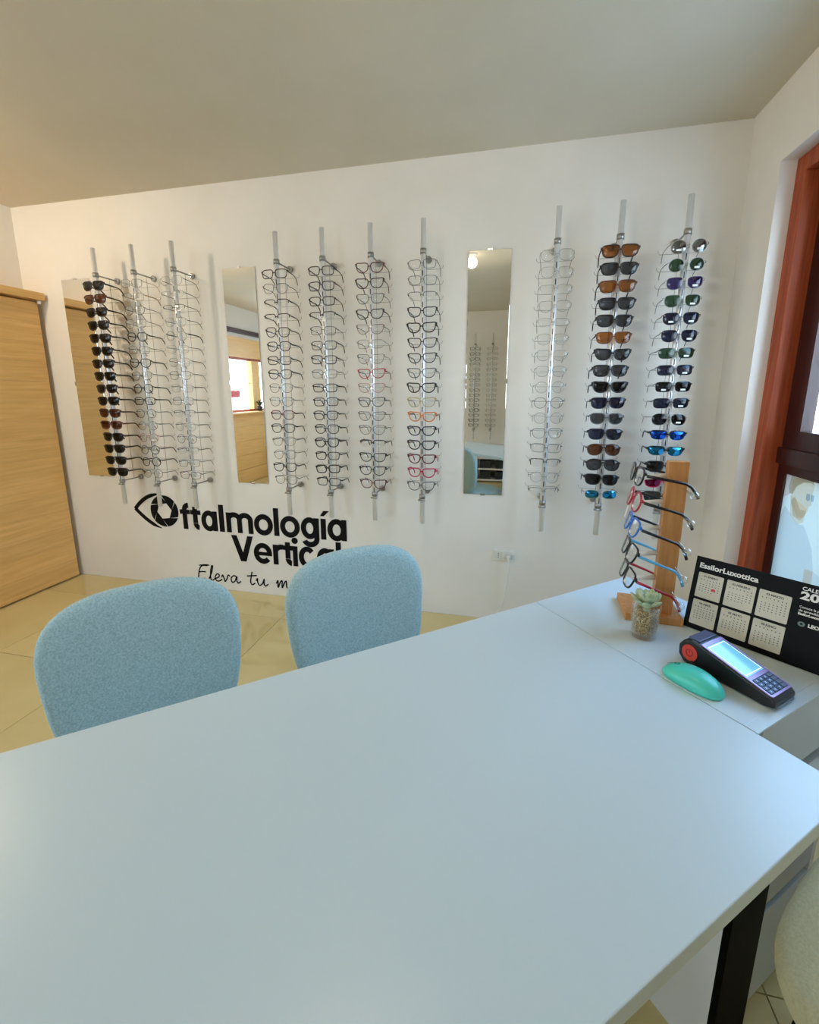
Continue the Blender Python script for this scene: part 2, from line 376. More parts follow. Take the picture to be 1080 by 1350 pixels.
# ------------------------------------------------------------------ ceiling lights
def ceiling_light(x, y, label, k=1.0):
    o = empty('ceiling_light', (x, y, HC)); tag(o, label, 'light', 'round bulb ceiling lights')
    MB().lathe([(0.045, -0.0005), (0.045, -0.006), (0.030, -0.014), (0.022, -0.020), (0.020, -0.034)], 24).build('socket', m_white, o, smooth=True)
    g = [(0.0195, -0.030)]+[(0.042*math.sin(t), -0.068+0.042*math.cos(t)) for t in [0.50+(PI-0.50)*i/11 for i in range(1, 12)]]
    g[-1] = (0.001, g[-1][1])
    MB().lathe(g, 24).build('bulb', mat('lamp_bulb_%d' % int(k*10), (1, 1, 1, 1), 0.5, emit=LAMP_COLOR+(1,), estr=LAMP_STRENGTH*k), o, smooth=True)
ceiling_light(-0.37, 0.77, 'round bulb light above the desk, reflected in the mirror by the outlet', 0.85)
ceiling_light(-2.74, 1.22, 'round bulb light in front of the leftmost display rails', 2.3)

# ------------------------------------------------------------------ mirrors
def wall_mirror(x0, x1, label):
    o = empty('wall_mirror', ((x0+x1)/2, D, 0.741)); tag(o, label, 'mirror', 'tall narrow wall mirrors')
    hw = (x1-x0)/2
    MB().box(-hw, hw, -0.006, -0.001, 0, 1.252).build('glass', m_mirror, o, bevel=0.0012)
    for px, pz in ((0, 1.252), (0, 0.0)):
        MB().box(px-0.012, px+0.012, -0.009, -0.001, pz-0.004, pz+0.006).build('clip', m_chrome, o)
    for sx in (-1, 1):
        MB().box(sx*hw-0.004, sx*hw+0.004, -0.009, -0.001, 0.60, 0.625).build('clip', m_chrome, o)
wall_mirror(-2.800, -2.587, 'narrow wall mirror behind the leftmost sunglasses rail')
wall_mirror(-1.648, -1.439, 'narrow wall mirror between the third and fourth rails')
wall_mirror(-0.237, -0.026, 'narrow wall mirror above the power outlet')

# ------------------------------------------------------------------ eyewear library
NP = 22
LCX = 0.0365
def outline(shape):
    pts = []
    P = {'rect': (3.8, .0290, .0202), 'round': (2.05, .0265, .0248), 'panto': (2.6, .0280, .0232), 'cat': (2.7, .0295, .0222),
         'way': (3.2, .0300, .0228), 'avi': (2.4, .0295, .0245), 'half': (3.0, .0295, .0192), 'slim': (2.8, .0285, .0185)}[shape]
    n, a, b = P
    for i in range(NP):
        t = 2*PI*i/NP; c, s = math.cos(t), math.sin(t)
        m_ = n
        if shape in ('way', 'half', 'panto', 'cat'): m_ = n*1.35 if s > 0 else n*0.86
        x = a*math.copysign(abs(c)**(2/m_), c); z = b*math.copysign(abs(s)**(2/m_), s)
        if shape in ('rect', 'half', 'panto'): x *= 1+0.07*z/b
        if shape == 'way': x *= 1+0.11*z/b
        if shape == 'cat':
            z += (0.0085*max(0, x/a)**2.5-0.0015)*(1 if z > 0 else 0.45); x *= 1+0.10*z/b
        if shape == 'avi':
            x *= 1+0.13*z/b; z -= 0.003*max(0, x/a)
        pts.append((LCX+x, z))
    return pts
FRAME, LENS, TEMPLE, STICK = {}, {}, {}, {}
base_fm = mat('frame_base', rgb(20, 20, 22), 0.3)
def frame_mesh(shape, r):
    k = (shape, r)
    if k in FRAME: return FRAME[k]
    b = MB()
    for sx in (1, -1):
        o = outline(shape)
        wrap = lambda x: 0.10*(x/0.06)**2*0.05
        if shape == 'half' :
            q = [p for p in o[:NP//2+1]]
            b.tube([(sx*x, wrap(x), z) for x, z in q], r, 5)
        else:
            b.tube([(sx*x, wrap(x), z) for x, z in o], r, 5, closed=True)
        # end piece towards the hinge
        ox, oz = max(o, key=lambda p: p[0]+p[1]*0.6)
        b.tube([(sx*(ox-0.001), wrap(ox), oz-0.002), (sx*(ox+0.006), wrap(ox)+0.001, oz-0.002), (sx*0.0705, 0.010, 0.0085)], r*1.3, 5)
    zi = 0.004 if shape != 'avi' else 0.008
    xi = LCX-0.0288 if shape not in ('round', 'panto') else LCX-0.0262
    b.tube([(-xi, 0, zi-0.003), (-xi*0.5, -0.001, zi+0.001), (0, -0.0015, zi+0.002), (xi*0.5, -0.001, zi+0.001), (xi, 0, zi-0.003)], r*1.1, 5)
    if shape == 'avi': b.tube([(-LCX+0.006, -0.001, 0.0235), (0, -0.001, 0.0205), (LCX-0.006, -0.001, 0.0235)], r, 5)
    FRAME[k] = b.mesh('frame', base_fm, True); return FRAME[k]
def lens_mesh(shape, sx):
    k = (shape, sx)
    if k in LENS: return LENS[k]
    o = outline(shape)
    vs = []; fs = []; n = len(o); mb = MB()
    for side, dy in ((0, -0.0006), (1, 0.0009)):
        base = len(vs); vs.append((sx*LCX, dy-0.0028, 0.0))
        for q in (0.4, 0.72, 1.0):
            for x, z in o:
                xx = LCX+(x-LCX)*q; vs.append((sx*xx, dy+0.005*(xx/0.06)**2*q*q-0.0028*(1-q*q), z*q))
        for j in range(n):
            j2 = (j+1) % n; fs.append((base, base+1+j, base+1+j2))
            for r in range(2): fs.append((base+1+r*n+j, base+1+(r+1)*n+j, base+1+(r+1)*n+j2, base+1+r*n+j2))
    t = 1+3*n
    for j in range(n):
        j2 = (j+1) % n; fs.append((1+2*n+j, t+1+2*n+j, t+1+2*n+j2, 1+2*n+j2))
    LENS[k] = mb.add(vs, fs).mesh('lens', base_fm, True)
    try: LENS[k].set_sharp_from_angle(angle=math.radians(50))
    except Exception: pass
    return LENS[k]
def temple_mesh(sx, r):
    k = (sx, r)
    if k in TEMPLE: return TEMPLE[k]
    pts = [(sx*0.0705, 0.011, 0.008), (sx*0.0715, 0.035, 0.0075), (sx*0.0705, 0.070, 0.0065), (sx*0.068, 0.098, 0.005), (sx*0.0665, 0.112, -0.001), (sx*0.065, 0.124, -0.012), (sx*0.0635, 0.134, -0.026)]
    TEMPLE[k] = MB().tube(pts, r*0.75, 5, ry=r*1.3, up=(0, 0.1, 1), rs=[1.2, 1.15, 1, 1, 1.1, 1.25, 1.1]).mesh('temple', base_fm, True)
    return TEMPLE[k]
sticker_me = MB().box(-0.009, 0.009, -0.0012, -0.0008, -0.0035, 0.0035).mesh('sticker', m_white)
CLR = {'black': rgb(16, 16, 18), 'dark brown': rgb(52, 32, 24), 'brown': rgb(96, 52, 30), 'burgundy': rgb(92, 22, 38), 'red': rgb(176, 24, 48), 'grey': rgb(96, 98, 98),
       'silver': rgb(168, 168, 164), 'clear': rgb(205, 205, 198), 'gold': rgb(170, 146, 98), 'navy': rgb(24, 30, 54), 'orange': rgb(216, 120, 44), 'olive yellow': rgb(172, 162, 104),
       'pink': rgb(178, 92, 104), 'blue': rgb(38, 112, 200), 'light blue': rgb(86, 172, 214), 'white': rgb(225, 225, 225), 'magenta': rgb(190, 28, 84)}
def fmat(c):
    if c == 'clear': return thin_glass('frame_clear', (0.80, 0.80, 0.77, 1), 0.10, 0.1)
    return mat('frame_'+c, CLR[c], 0.28, 0.8 if c in ('silver', 'gold') else 0.0)
def sq(*c): return tuple(math.sqrt(q) for q in c)+(1,)
LENSM = {'clear': thin_glass('lens_clear', sq(0.94, 0.945, 0.94), 0.012, 0.03),
         'black': thin_glass('lens_black', sq(0.012, 0.012, 0.014), 0.02, 0.05),
         'grey': thin_glass('lens_grey', sq(0.07, 0.075, 0.085), 0.025, 0.05),
         'brown': thin_glass('lens_brown', sq(0.14, 0.045, 0.018), 0.025, 0.05),
         'amber': thin_glass('lens_amber', sq(0.36, 0.13, 0.035), 0.03, 0.05),
         'green': thin_glass('lens_green', sq(0.035, 0.085, 0.05), 0.03, 0.05),
         'navy': thin_glass('lens_navy', sq(0.022, 0.028, 0.065), 0.03, 0.05),
         'violet': thin_glass('lens_violet', sq(0.05, 0.035, 0.17), 0.04, 0.05),
         'silver': thin_glass('lens_silver', sq(0.10, 0.11, 0.11), 0.16, 0.06),
         'blue mirrored': thin_glass('lens_bluemirror', (0.01, 0.03, 0.22, 1), 0.55, 0.12, (0.03, 0.16, 0.95, 1)),
         'sky mirrored': thin_glass('lens_skymirror', (0.01, 0.08, 0.2, 1), 0.55, 0.12, (0.05, 0.42, 0.85, 1)),
         'magenta': thin_glass('lens_magenta', (0.25, 0.01, 0.07, 1), 0.2, 0.08, (0.6, 0.08, 0.25, 1))}
SHW = {'rect': 'rectangular', 'round': 'round', 'panto': 'rounded', 'cat': 'cat-eye', 'way': 'square', 'avi': 'aviator', 'half': 'half-rim', 'slim': 'slim oval'}
def spectacles(loc, rot, shape, r, fc, lc='clear', tc=None, scale=1.0, sticker=False, name='eyeglasses'):
    o = empty(name, loc, rot=rot); o.scale = (scale,)*3
    fm = fmat(fc); tm = fmat(tc or fc)
    inst('frame', frame_mesh(shape, r), o, fm)
    for sx in (1, -1):
        l = inst('lens', lens_mesh(shape, sx), o, LENSM[lc])
        if sticker and (sx == 1 or sticker == 2): inst('sticker', sticker_me, l, None, loc=(sx*(LCX), -0.0022, -0.012))
        inst('temple', temple_mesh(sx, r), o, tm)
    return o

ORD = ['first', 'second', 'third', 'fourth', 'fifth', 'sixth', 'seventh', 'eighth', 'ninth', 'tenth', 'eleventh', 'twelfth', 'thirteenth', 'fourteenth', 'fifteenth', 'sixteenth']
T, H_, N_ = 0.0030, 0.0023, 0.0013   # thick, medium, thin rims
# per rail: list of 16 (shape, rim, frame colour, lens, temple colour)
def L(s): return s
RAILS = []
RAILS.append([('way', T, c, l, None) for c, l in zip(['black', 'dark brown', 'black', 'black', 'black', 'black', 'black', 'black', 'dark brown', 'black', 'dark brown', 'brown', 'black', 'black', 'black', 'black'],
             ['black', 'brown', 'black', 'black', 'black', 'black', 'black', 'black', 'black', 'black', 'brown', 'brown', 'black', 'black', 'black', 'black'])])
RAILS.append([('rect', H_, 'clear', 'clear', None), ('rect', H_, 'clear', 'clear', 'gold'), ('panto', N_, 'black', 'clear', None), ('panto', N_, 'grey', 'clear', None), ('panto', H_, 'black', 'clear', None),
              ('rect', N_, 'grey', 'clear', 'black'), ('panto', H_, 'black', 'clear', None), ('panto', N_, 'black', 'clear', None), ('round', H_, 'black', 'clear', None), ('rect', H_, 'black', 'clear', None),
              ('round', N_, 'black', 'clear', 'grey'), ('round', N_, 'grey', 'clear', 'black'), ('round', N_, 'pink', 'clear', 'grey'), ('round', H_, 'grey', 'clear', 'dark brown'), ('round', H_, 'black', 'clear', None), ('round', N_, 'grey', 'clear', 'black')])
RAILS.append([('panto', N_, 'silver', 'clear', 'black'), ('half', N_, 'silver', 'clear', 'black'), ('half', N_, 'black', 'clear', None), ('panto', N_, 'clear', 'clear', 'black'), ('round', H_, 'clear', 'clear', 'black'),
              ('rect', N_, 'clear', 'clear', 'grey'), ('panto', N_, 'silver', 'clear', 'black'), ('panto', N_, 'grey', 'clear', 'black'), ('rect', N_, 'silver', 'clear', 'black'), ('rect', N_, 'grey', 'clear', 'black'),
              ('half', N_, 'black', 'clear', None), ('round', N_, 'silver', 'clear', 'black'), ('round', N_, 'grey', 'clear', None), ('half', N_, 'black', 'clear', 'black'), ('rect', N_, 'grey', 'clear', 'grey'), ('rect', N_, 'dark brown', 'clear', 'black')])
RAILS.append([('rect', H_, 'dark brown', 'clear', None), ('panto', N_, 'black', 'clear', None), ('half', H_, 'black', 'clear', None), ('half', H_, 'dark brown', 'clear', 'black'), ('panto', H_, 'dark brown', 'clear', None),
              ('panto', H_, 'black', 'clear', None), ('rect', H_, 'black', 'clear', None), ('panto', H_, 'black', 'clear', None), ('panto', N_, 'grey', 'clear', None), ('panto', N_, 'navy', 'clear', 'grey'),
              ('panto', H_, 'burgundy', 'clear', 'black'), ('panto', H_, 'black', 'clear', None), ('panto', H_, 'clear', 'clear', 'grey'), ('round', N_, 'grey', 'clear', None), ('panto', H_, 'black', 'clear', None), ('panto', N_, 'black', 'clear', None)])
RAILS.append([('rect', H_, 'black', 'clear', None), ('rect', H_, 'navy', 'clear', 'black'), ('rect', H_, 'black', 'clear', None), ('half', H_, 'black', 'clear', None), ('rect', N_, 'black', 'clear', None),
              ('rect', H_, 'grey', 'clear', 'black'), ('rect', H_, 'black', 'clear', None), ('rect', N_, 'grey', 'clear', 'black'), ('rect', H_, 'black', 'clear', None), ('rect', H_, 'black', 'clear', None),
              ('panto', H_, 'black', 'clear', None), ('panto', H_, 'black', 'clear', None), ('panto', T, 'black', 'clear', None), ('rect', H_, 'black', 'clear', None), ('rect', T, 'black', 'clear', None), ('rect', H_, 'black', 'clear', None)])
RAILS.append([('cat', H_, 'burgundy', 'clear', 'dark brown'), ('cat', H_, 'dark brown', 'clear', 'burgundy'), ('cat', N_, 'black', 'clear', None), ('cat', H_, 'black', 'clear', None), ('cat', N_, 'burgundy', 'clear', 'black'),
              ('rect', H_, 'clear', 'clear', 'silver'), ('cat', N_, 'grey', 'clear', 'black'), ('cat', H_, 'red', 'clear', 'black'), ('cat', N_, 'pink', 'clear', 'grey'), ('cat', H_, 'grey', 'clear', None),
              ('cat', N_, 'black', 'clear', None), ('cat', N_, 'dark brown', 'clear', None), ('half', H_, 'black', 'clear', None), ('cat', H_, 'black', 'clear', None), ('cat', H_, 'black', 'clear', None), ('cat', H_, 'burgundy', 'clear', 'black')])
RAILS.append([('rect', N_, 'grey', 'clear', 'black'), ('rect', N_, 'grey', 'clear', 'black'), ('half', N_, 'black', 'clear', None), ('cat', H_, 'black', 'clear', None), ('cat', T, 'black', 'clear', None),
              ('cat', H_, 'dark brown', 'clear', 'black'), ('cat', H_, 'black', 'clear', None), ('cat', H_, 'grey', 'clear', None), ('cat', T, 'black', 'clear', None), ('cat', H_, 'olive yellow', 'clear', 'grey'),
              ('cat', T, 'orange', 'clear', 'brown'), ('cat', T, 'navy', 'clear', None), ('cat', T, 'black', 'clear', None), ('cat', T, 'burgundy', 'clear', 'red'), ('cat', T, 'magenta', 'clear', None), ('cat', H_, 'grey', 'clear', None)])
RAILS.append([('panto', N_, 'silver', 'clear', 'black'), ('panto', N_, 'clear', 'clear', 'grey'), ('half', N_, 'clear', 'clear', 'grey'), ('panto', N_, 'silver', 'clear', 'black'), ('half', N_, 'silver', 'clear', 'black'),
              ('panto', N_, 'clear', 'clear', 'silver'), ('panto', N_, 'silver', 'clear', 'black'), ('panto', N_, 'silver', 'clear', 'grey'), ('round', N_, 'silver', 'clear', 'grey'), ('round', N_, 'grey', 'clear', 'black'),
              ('round', N_, 'silver', 'clear', 'black'), ('panto', N_, 'grey', 'clear', 'black'), ('rect', N_, 'grey', 'clear', 'black'), ('half', H_, 'grey', 'clear', 'black'), ('round', N_, 'silver', 'clear', 'grey'), ('half', N_, 'grey', 'clear', 'black')])
RAILS.append([('way', T, 'dark brown', 'amber', 'black'), ('way', T, 'black', 'grey', None), ('way', T, 'brown', 'amber', 'black'), ('way', T, 'black', 'grey', None), ('way', T, 'black', 'grey', None), ('way', H_, 'brown', 'amber', 'black'),
              ('cat', T, 'black', 'grey', None), ('way', T, 'black', 'grey', None), ('cat', T, 'black', 'black', None), ('way', H_, 'black', 'navy', None), ('panto', H_, 'grey', 'grey', 'black'), ('way', H_, 'black', 'navy', None),
              ('avi', H_, 'dark brown', 'brown', None), ('avi', T, 'black', 'grey', None), ('way', T, 'black', 'black', None), ('slim', N_, 'silver', 'sky mirrored', 'black')])
RAILS.append([('round', N_, 'silver', 'silver', 'grey'), ('round', N_, 'silver', 'green', 'black'), ('panto', N_, 'silver', 'violet', 'grey'), ('panto', N_, 'silver', 'green', 'grey'), ('panto', N_, 'black', 'navy', None), ('panto', N_, 'black', 'navy', None),
              ('rect', N_, 'black', 'green', None), ('rect', N_, 'black', 'navy', None), ('rect', N_, 'black', 'black', None), ('rect', N_, 'black', 'navy', None), ('avi', N_, 'silver', 'black', None), ('half', T, 'black', 'blue mirrored', None),
              ('half', T, 'black', 'sky mirrored', None), ('way', T, 'black', 'black', None), ('way', H_, 'magenta', 'magenta', 'black'), ('way', T, 'black', 'grey', None)])
RX = [-2.376, -2.113, -1.850, -1.223, -0.965, -0.708, -0.442, 0.176, 0.439, 0.704]
ZT, ZB, ZDT, ZDB = 2.110, 0.5985, 1.964, 0.749
RY = D-0.150
GZ = [1.900-(1.900-0.811)*k/15 for k in range(16)]

# rail display: pole, standoffs, back wire, rests and pegs
pole_me = MB().lathe([(0.0105, ZB), (0.0125, ZB+0.002), (0.0125, ZT-0.002), (0.0105, ZT)], 14).mesh('pole', m_pole, True)
sb = MB().tube([(0, 0.010, 0), (0, 0.144, 0)], 0.0042, 8); sb.lathe([(0.016, -0.012), (0.016, 0.012)], 12)
stand_me = sb.mesh('standoff', m_wire, True)
disc_me = MB().tube([(0, 0.135, 0), (0, 0.1375, 0), (0, 0.1375, 0), (0, 0.149, 0)], 0.017, 14, rs=[0.6, 0.95, 1, 1]).mesh('wall_disc', m_wire)
backw_me = MB().tube([(0, 0.088, ZDB), (0, 0.088, ZDT)], 0.0013, 5).mesh('back_wire', m_wire, True)
frontw_me = MB().tube([(-0.0135, -0.006, ZDB+0.02), (-0.0135, -0.006, ZDT-0.02)], 0.0012, 5).mesh('side_wire', m_wire, True)
rest_me = MB().tube([(-0.086, 0.084, 0.020), (-0.084, 0.088, 0.012), (-0.077, 0.090, 0.0035), (0, 0.090, 0.0035), (0.077, 0.090, 0.0035), (0.084, 0.088, 0.012), (0.086, 0.084, 0.020)], 0.0012, 5).mesh('temple_rest', m_wire, True)
pb = MB().box(-0.0045, 0.0045, -0.029, -0.011, -0.004, 0.0015); pb.box(-0.006, 0.006, -0.0245, -0.0125, -0.006, -0.003)
peg_me = pb.mesh('nose_peg', m_clearplastic)
slot_me = MB().box(-0.0022, 0.0022, -0.0130, -0.0120, -0.013, 0.013).mesh('slot', m_dark)
knob_me = MB().tube([(-0.020, 0.0, 0), (-0.012, 0, 0), (0.016, 0, 0)], 0.0055, 8).mesh('lock_knob', m_wire, True)
def make_rail(x, y, rz, label, spec, rail_word, group_word, gz=GZ):
    o = empty('display_rail', (x, y, 0), rz); tag(o, label, 'display rail', 'wall display rails for glasses')
    inst('pole', pole_me, o)
    for z in (ZDT, ZDB):
        st = inst('standoff', stand_me, o, loc=(0, 0, z)); inst('wall_disc', disc_me, st)
    inst('lock_knob', knob_me, o, loc=(0, -0.008, ZDB-0.02))
    inst('back_wire', backw_me, o)
    for k in range(16):
        inst('temple_rest', rest_me, o, loc=(0, 0, gz[k]))
        inst('nose_peg', peg_me, o, loc=(0, 0, gz[k]))
        inst('slot', slot_me, o, loc=(0, 0, gz[k]-0.036))
    rm = Matrix.Rotation(rz, 3, 'Z')
    for k, (shape, r, fc, lc, tc) in enumerate(spec):
        p = Vector((x, y, gz[k]))+rm @ Vector((random.uniform(-0.002, 0.002), -0.030, 0.0))
        sun = lc != 'clear'
        st = 2 if (group_word == 'R10' and k < 10 and k % 4 == 0) else (group_word == 'R10' and k < 11)
        if not sun and random.random() < 0.18: st = 1
        g = spectacles(p, (math.radians(random.uniform(-2, 2)), math.radians(random.uniform(-1.2, 1.2)), rz+math.radians(random.uniform(-2.5, 2.5))), shape, r, fc, lc, tc, 1.07 if sun else 1.03, st, 'sunglasses' if sun else 'eyeglasses')
        if sun:
            lab = '%s-framed %s sunglasses with %s lenses, %s from top, %s' % (fc, SHW[shape], lc if lc != 'sky mirrored' else 'light blue mirrored', ORD[k], rail_word)
        else:
            lab = '%s %s eyeglasses, %s from top, %s' % (fc if fc != 'clear' else 'transparent', SHW[shape], ORD[k], rail_word)
        tag(g, lab, 'sunglasses' if sun else 'glasses', 'glasses on '+rail_word)
    return o
rail_lab = ['leftmost display rail, full of black sunglasses', 'second display rail from left, thin dark eyeglasses above the eye emblem', 'third display rail from left, mostly thin clear-rimmed eyeglasses',
            'fourth display rail from left, just right of a mirror', 'fifth display rail from left, all black rectangular eyeglasses', 'sixth display rail from left, cat-eye eyeglasses in dark reds and black',
            'seventh display rail from left, holding the orange eyeglasses', 'eighth display rail from left, thin wire eyeglasses', 'ninth display rail from left, amber and grey sunglasses', 'rightmost display rail on the back wall, sunglasses with white stickers']
for i, x in enumerate(RX):
    make_rail(x, RY, 0, 'silver '+rail_lab[i], RAILS[i], '%s rail from left' % ORD[i], 'R%d' % (i+1))

# ------------------------------------------------------------------ wall lettering
LG = empty('wall_logo', (-1.70, D, 0.40)); tag(LG, 'black vinyl eye emblem and lettering on the white wall under the rails', 'wall lettering')
LF = lambda a, b, t: (a+1.70, t, b-0.40)
T0, T1 = -0.0018, -0.0004
def ell(cx, cz, rx, rz, a0, a1, n=28):
    return [(cx+rx*math.cos(math.radians(a0+(a1-a0)*i/n)), cz+rz*math.sin(math.radians(a0+(a1-a0)*i/n))) for i in range(n+1)]
STG = [0]
def stg():
    STG[0] = (STG[0]+1) % 7; return T0-0.00015*STG[0]
def g_arc(b, cx, cz, rx, rz, s, a0=0, a1=360, n=32):
    b.strip(ell(cx, cz, rx-s, rz-s, a0, a1, n), ell(cx, cz, rx, rz, a0, a1, n), LF, stg(), T1)
def g_bar(b, x0, x1, z0, z1): b.plate([(x0, z0), (x1, z0), (x1, z1), (x0, z1)], LF, stg(), T1)
def g_line(b, p, q, s):
    d = Vector((q[0]-p[0], q[1]-p[1])); n = Vector((-d.y, d.x)).normalized()*s/2
    b.plate([(p[0]+n.x, p[1]+n.y), (q[0]+n.x, q[1]+n.y), (q[0]-n.x, q[1]-n.y), (p[0]-n.x, p[1]-n.y)], LF, T0, T1)
def glyph(ch, x0, x1, bz, st=0.034, xh=0.133, asc=0.181):
    b = MB(); w_ = x1-x0; cx = (x0+x1)/2; cz = bz+xh/2; o = 0.004
    if ch == 'o': g_arc(b, cx, cz, w_/2, xh/2+o, st)
    elif ch in 'ag':
        g_arc(b, cx-0.002, cz, w_/2-0.002, xh/2+o, st)
        if ch == 'a': g_bar(b, x1-st, x1, bz, bz+xh)
        else:
            g_bar(b, x1-st, x1, bz, bz+xh)
            g_arc(b, cx, bz, w_/2, 0.056, st, 0, -155)
    elif ch == 'l': g_bar(b, x0, x1, bz, bz+asc)
    elif ch == 'i': g_bar(b, x0, x1, bz, bz+xh); b.strip(ell(cx, bz+asc-0.012, 0.001, 0.001, 0, 360), ell(cx, bz+asc-0.012, 0.021, 0.021, 0, 360), LF, T0, T1)
    elif ch == 'í': g_bar(b, x0, x1, bz, bz+xh); b.plate([(x0-0.004, bz+xh+0.016), (x0+0.022, bz+xh+0.016), (x1+0.024, bz+asc+0.002), (x1-0.014, bz+asc+0.002)], LF, T0, T1)
    elif ch == 'f':
        xs_ = x0+0.016; r = 0.050
        g_bar(b, xs_, xs_+st, bz, bz+asc-r); g_arc(b, xs_+r, bz+asc-r, r, r, st, 180, 92, 14); g_bar(b, x0-0.002, x1, bz+xh-0.030, bz+xh)
    elif ch == 't':
        xs_ = x0+0.014; r = 0.046
        g_bar(b, xs_, xs_+st, bz+r, bz+asc-0.026); g_arc(b, xs_+r, bz+r-0.002, r, r, st, 180, 262, 14); g_bar(b, x0-0.003, x1, bz+xh-0.030, bz+xh)
    elif ch == 'm':
        g_bar(b, x0, x0+st, bz, bz+xh); aw = (w_+st)/2
        for k in range(2):
            xa = x0+k*(aw-st); g_bar(b, xa+aw-st, xa+aw, bz, bz+xh-aw*0.42); g_arc(b, xa+aw/2, bz+xh-aw*0.42, aw/2, aw*0.42+o, st, 0, 180, 20)
    elif ch == 'V':
        g_plate = [(x0, bz+asc-0.006), (x0+0.040, bz+asc-0.006), (cx, bz+0.060), (x1-0.040, bz+asc-0.006), (x1, bz+asc-0.006), (cx+0.020, bz), (cx-0.020, bz)]
        b.plate([g_plate[i] for i in (0, 1, 2, 6)], LF, T0, T1); b.plate([g_plate[i] for i in (2, 3, 4, 5, 6)], LF, T0, T1)
    elif ch == 'e':
        g_arc(b, cx, cz, w_/2, xh/2+o, st, 0, 318); g_bar(b, x0+st*0.6, x1-0.001, cz-0.014, cz+0.010)
    elif ch == 'c': g_arc(b, cx, cz, w_/2, xh/2+o, st, 42, 318)
    elif ch == 'r':
        g_bar(b, x0, x0+st, bz, bz+xh); g_arc(b, x0+0.058, bz+xh-0.056, 0.058, 0.060, st, 150, 72, 12)
    return b.build('letter', m_decal, LG)
B1 = 0.406
for ch, a, c in [('f', -2.103, -2.030), ('t', -2.022, -1.950), ('a', -1.947, -1.828), ('l', -1.814, -1.778), ('m', -1.761, -1.570), ('o', -1.562, -1.430), ('l', -1.423, -1.388), ('o', -1.380, -1.246), ('g', -1.238, -1.117), ('í', -1.105, -1.071), ('a', -1.062, -0.937)]:
    glyph(ch, a, c, B1)
B2 = 0.214
for ch, a, c in [('V', -1.735, -1.578), ('e', -1.578, -1.448), ('r', -1.440, -1.372), ('t', -1.368, -1.302), ('i', -1.302, -1.270), ('c', -1.262, -1.145), ('a', -1.139, -1.024), ('l', -1.012, -0.978)]:
    glyph(ch, a, c, B2)
# aperture ring
RCX, RCZ, RR, RI = -2.226, 0.519, 0.108, 0.058
hexv = [(RCX+RI*math.cos(math.radians(60*k+8)), RCZ+RI*math.sin(math.radians(60*k+8))) for k in range(6)]
def circ_hit(p, d):
    px, pz = p[0]-RCX, p[1]-RCZ; b_ = px*d[0]+pz*d[1]; c2 = px*px+pz*pz-RR*RR
    t = -b_+math.sqrt(b_*b_-c2); return (p[0]+d[0]*t, p[1]+d[1]*t)
outs = []
for k in range(6):
    d = Vector((hexv[k][0]-hexv[k-1][0], hexv[k][1]-hexv[k-1][1])).normalized(); outs.append(circ_hit(hexv[k], d))
for k in range(6):
    k2 = (k+1) % 6
    a0 = math.degrees(math.atan2(outs[k][1]-RCZ, outs[k][0]-RCX)); a1 = math.degrees(math.atan2(outs[k2][1]-RCZ, outs[k2][0]-RCX))
    if a1 < a0: a1 += 360
    poly = [hexv[k]]+ell(RCX, RCZ, RR, RR, a0, a1-4.0, 10)+[(hexv[k2][0]*0.94+hexv[k][0]*0.06, hexv[k2][1]*0.94+hexv[k][1]*0.06)]
    # split in a fan from the hexagon side so that the outline stays convex enough
    MB().plate(poly, LF, T0, T1).build('aperture_blade', m_decal, LG)
def ribbon(b, pts, s, ends=None):
    n = len(pts); L1, L2 = [], []
    for i in range(n):
        p0, p1 = pts[max(i-1, 0)], pts[min(i+1, n-1)]
        d = Vector((p1[0]-p0[0], p1[1]-p0[1])); d = d.normalized() if d.length > 1e-9 else Vector((1, 0))
        q = s/2*(ends(i/(n-1)) if ends else 1)
        L1.append((pts[i][0]-d.y*q, pts[i][1]+d.x*q)); L2.append((pts[i][0]+d.y*q, pts[i][1]-d.x*q))
    b.strip(L1, L2, LF, T0, T1)
def bez(p0, p1, p2, p3, n=14):
    return [tuple((1-t)**3*a+3*(1-t)**2*t*b+3*(1-t)*t*t*c+t**3*d for a, b, c, d in zip(p0, p1, p2, p3)) for t in [i/n for i in range(n+1)]]
eb = MB()
ribbon(eb, bez((-2.457, 0.522), (-2.40, 0.590), (-2.33, 0.632), (-2.245, 0.634)), 0.026, lambda t: 1.0 if t < 0.7 else 1.0-(t-0.7)*2.8)
ribbon(eb, bez((-2.457, 0.526), (-2.40, 0.470), (-2.34, 0.420), (-2.262, 0.398)), 0.026, lambda t: 1.0 if t < 0.7 else 1.0-(t-0.7)*2.8)
eb.build('eye_outline', m_decal, LG)
# handwritten tagline
def catmull(P, k=6):
    out = []
    for i in range(len(P)-1):
        p0, p1, p2, p3 = P[max(i-1, 0)], P[i], P[i+1], P[min(i+2, len(P)-1)]
        for j in range(k):
            t = j/k
            out.append(tuple(0.5*(2*b+(c-a)*t+(2*a-5*b+4*c-d)*t*t+(3*b-a-3*c+d)*t**3) for a, b, c, d in zip(p0, p1, p2, p3)))
    return out+[P[-1]]
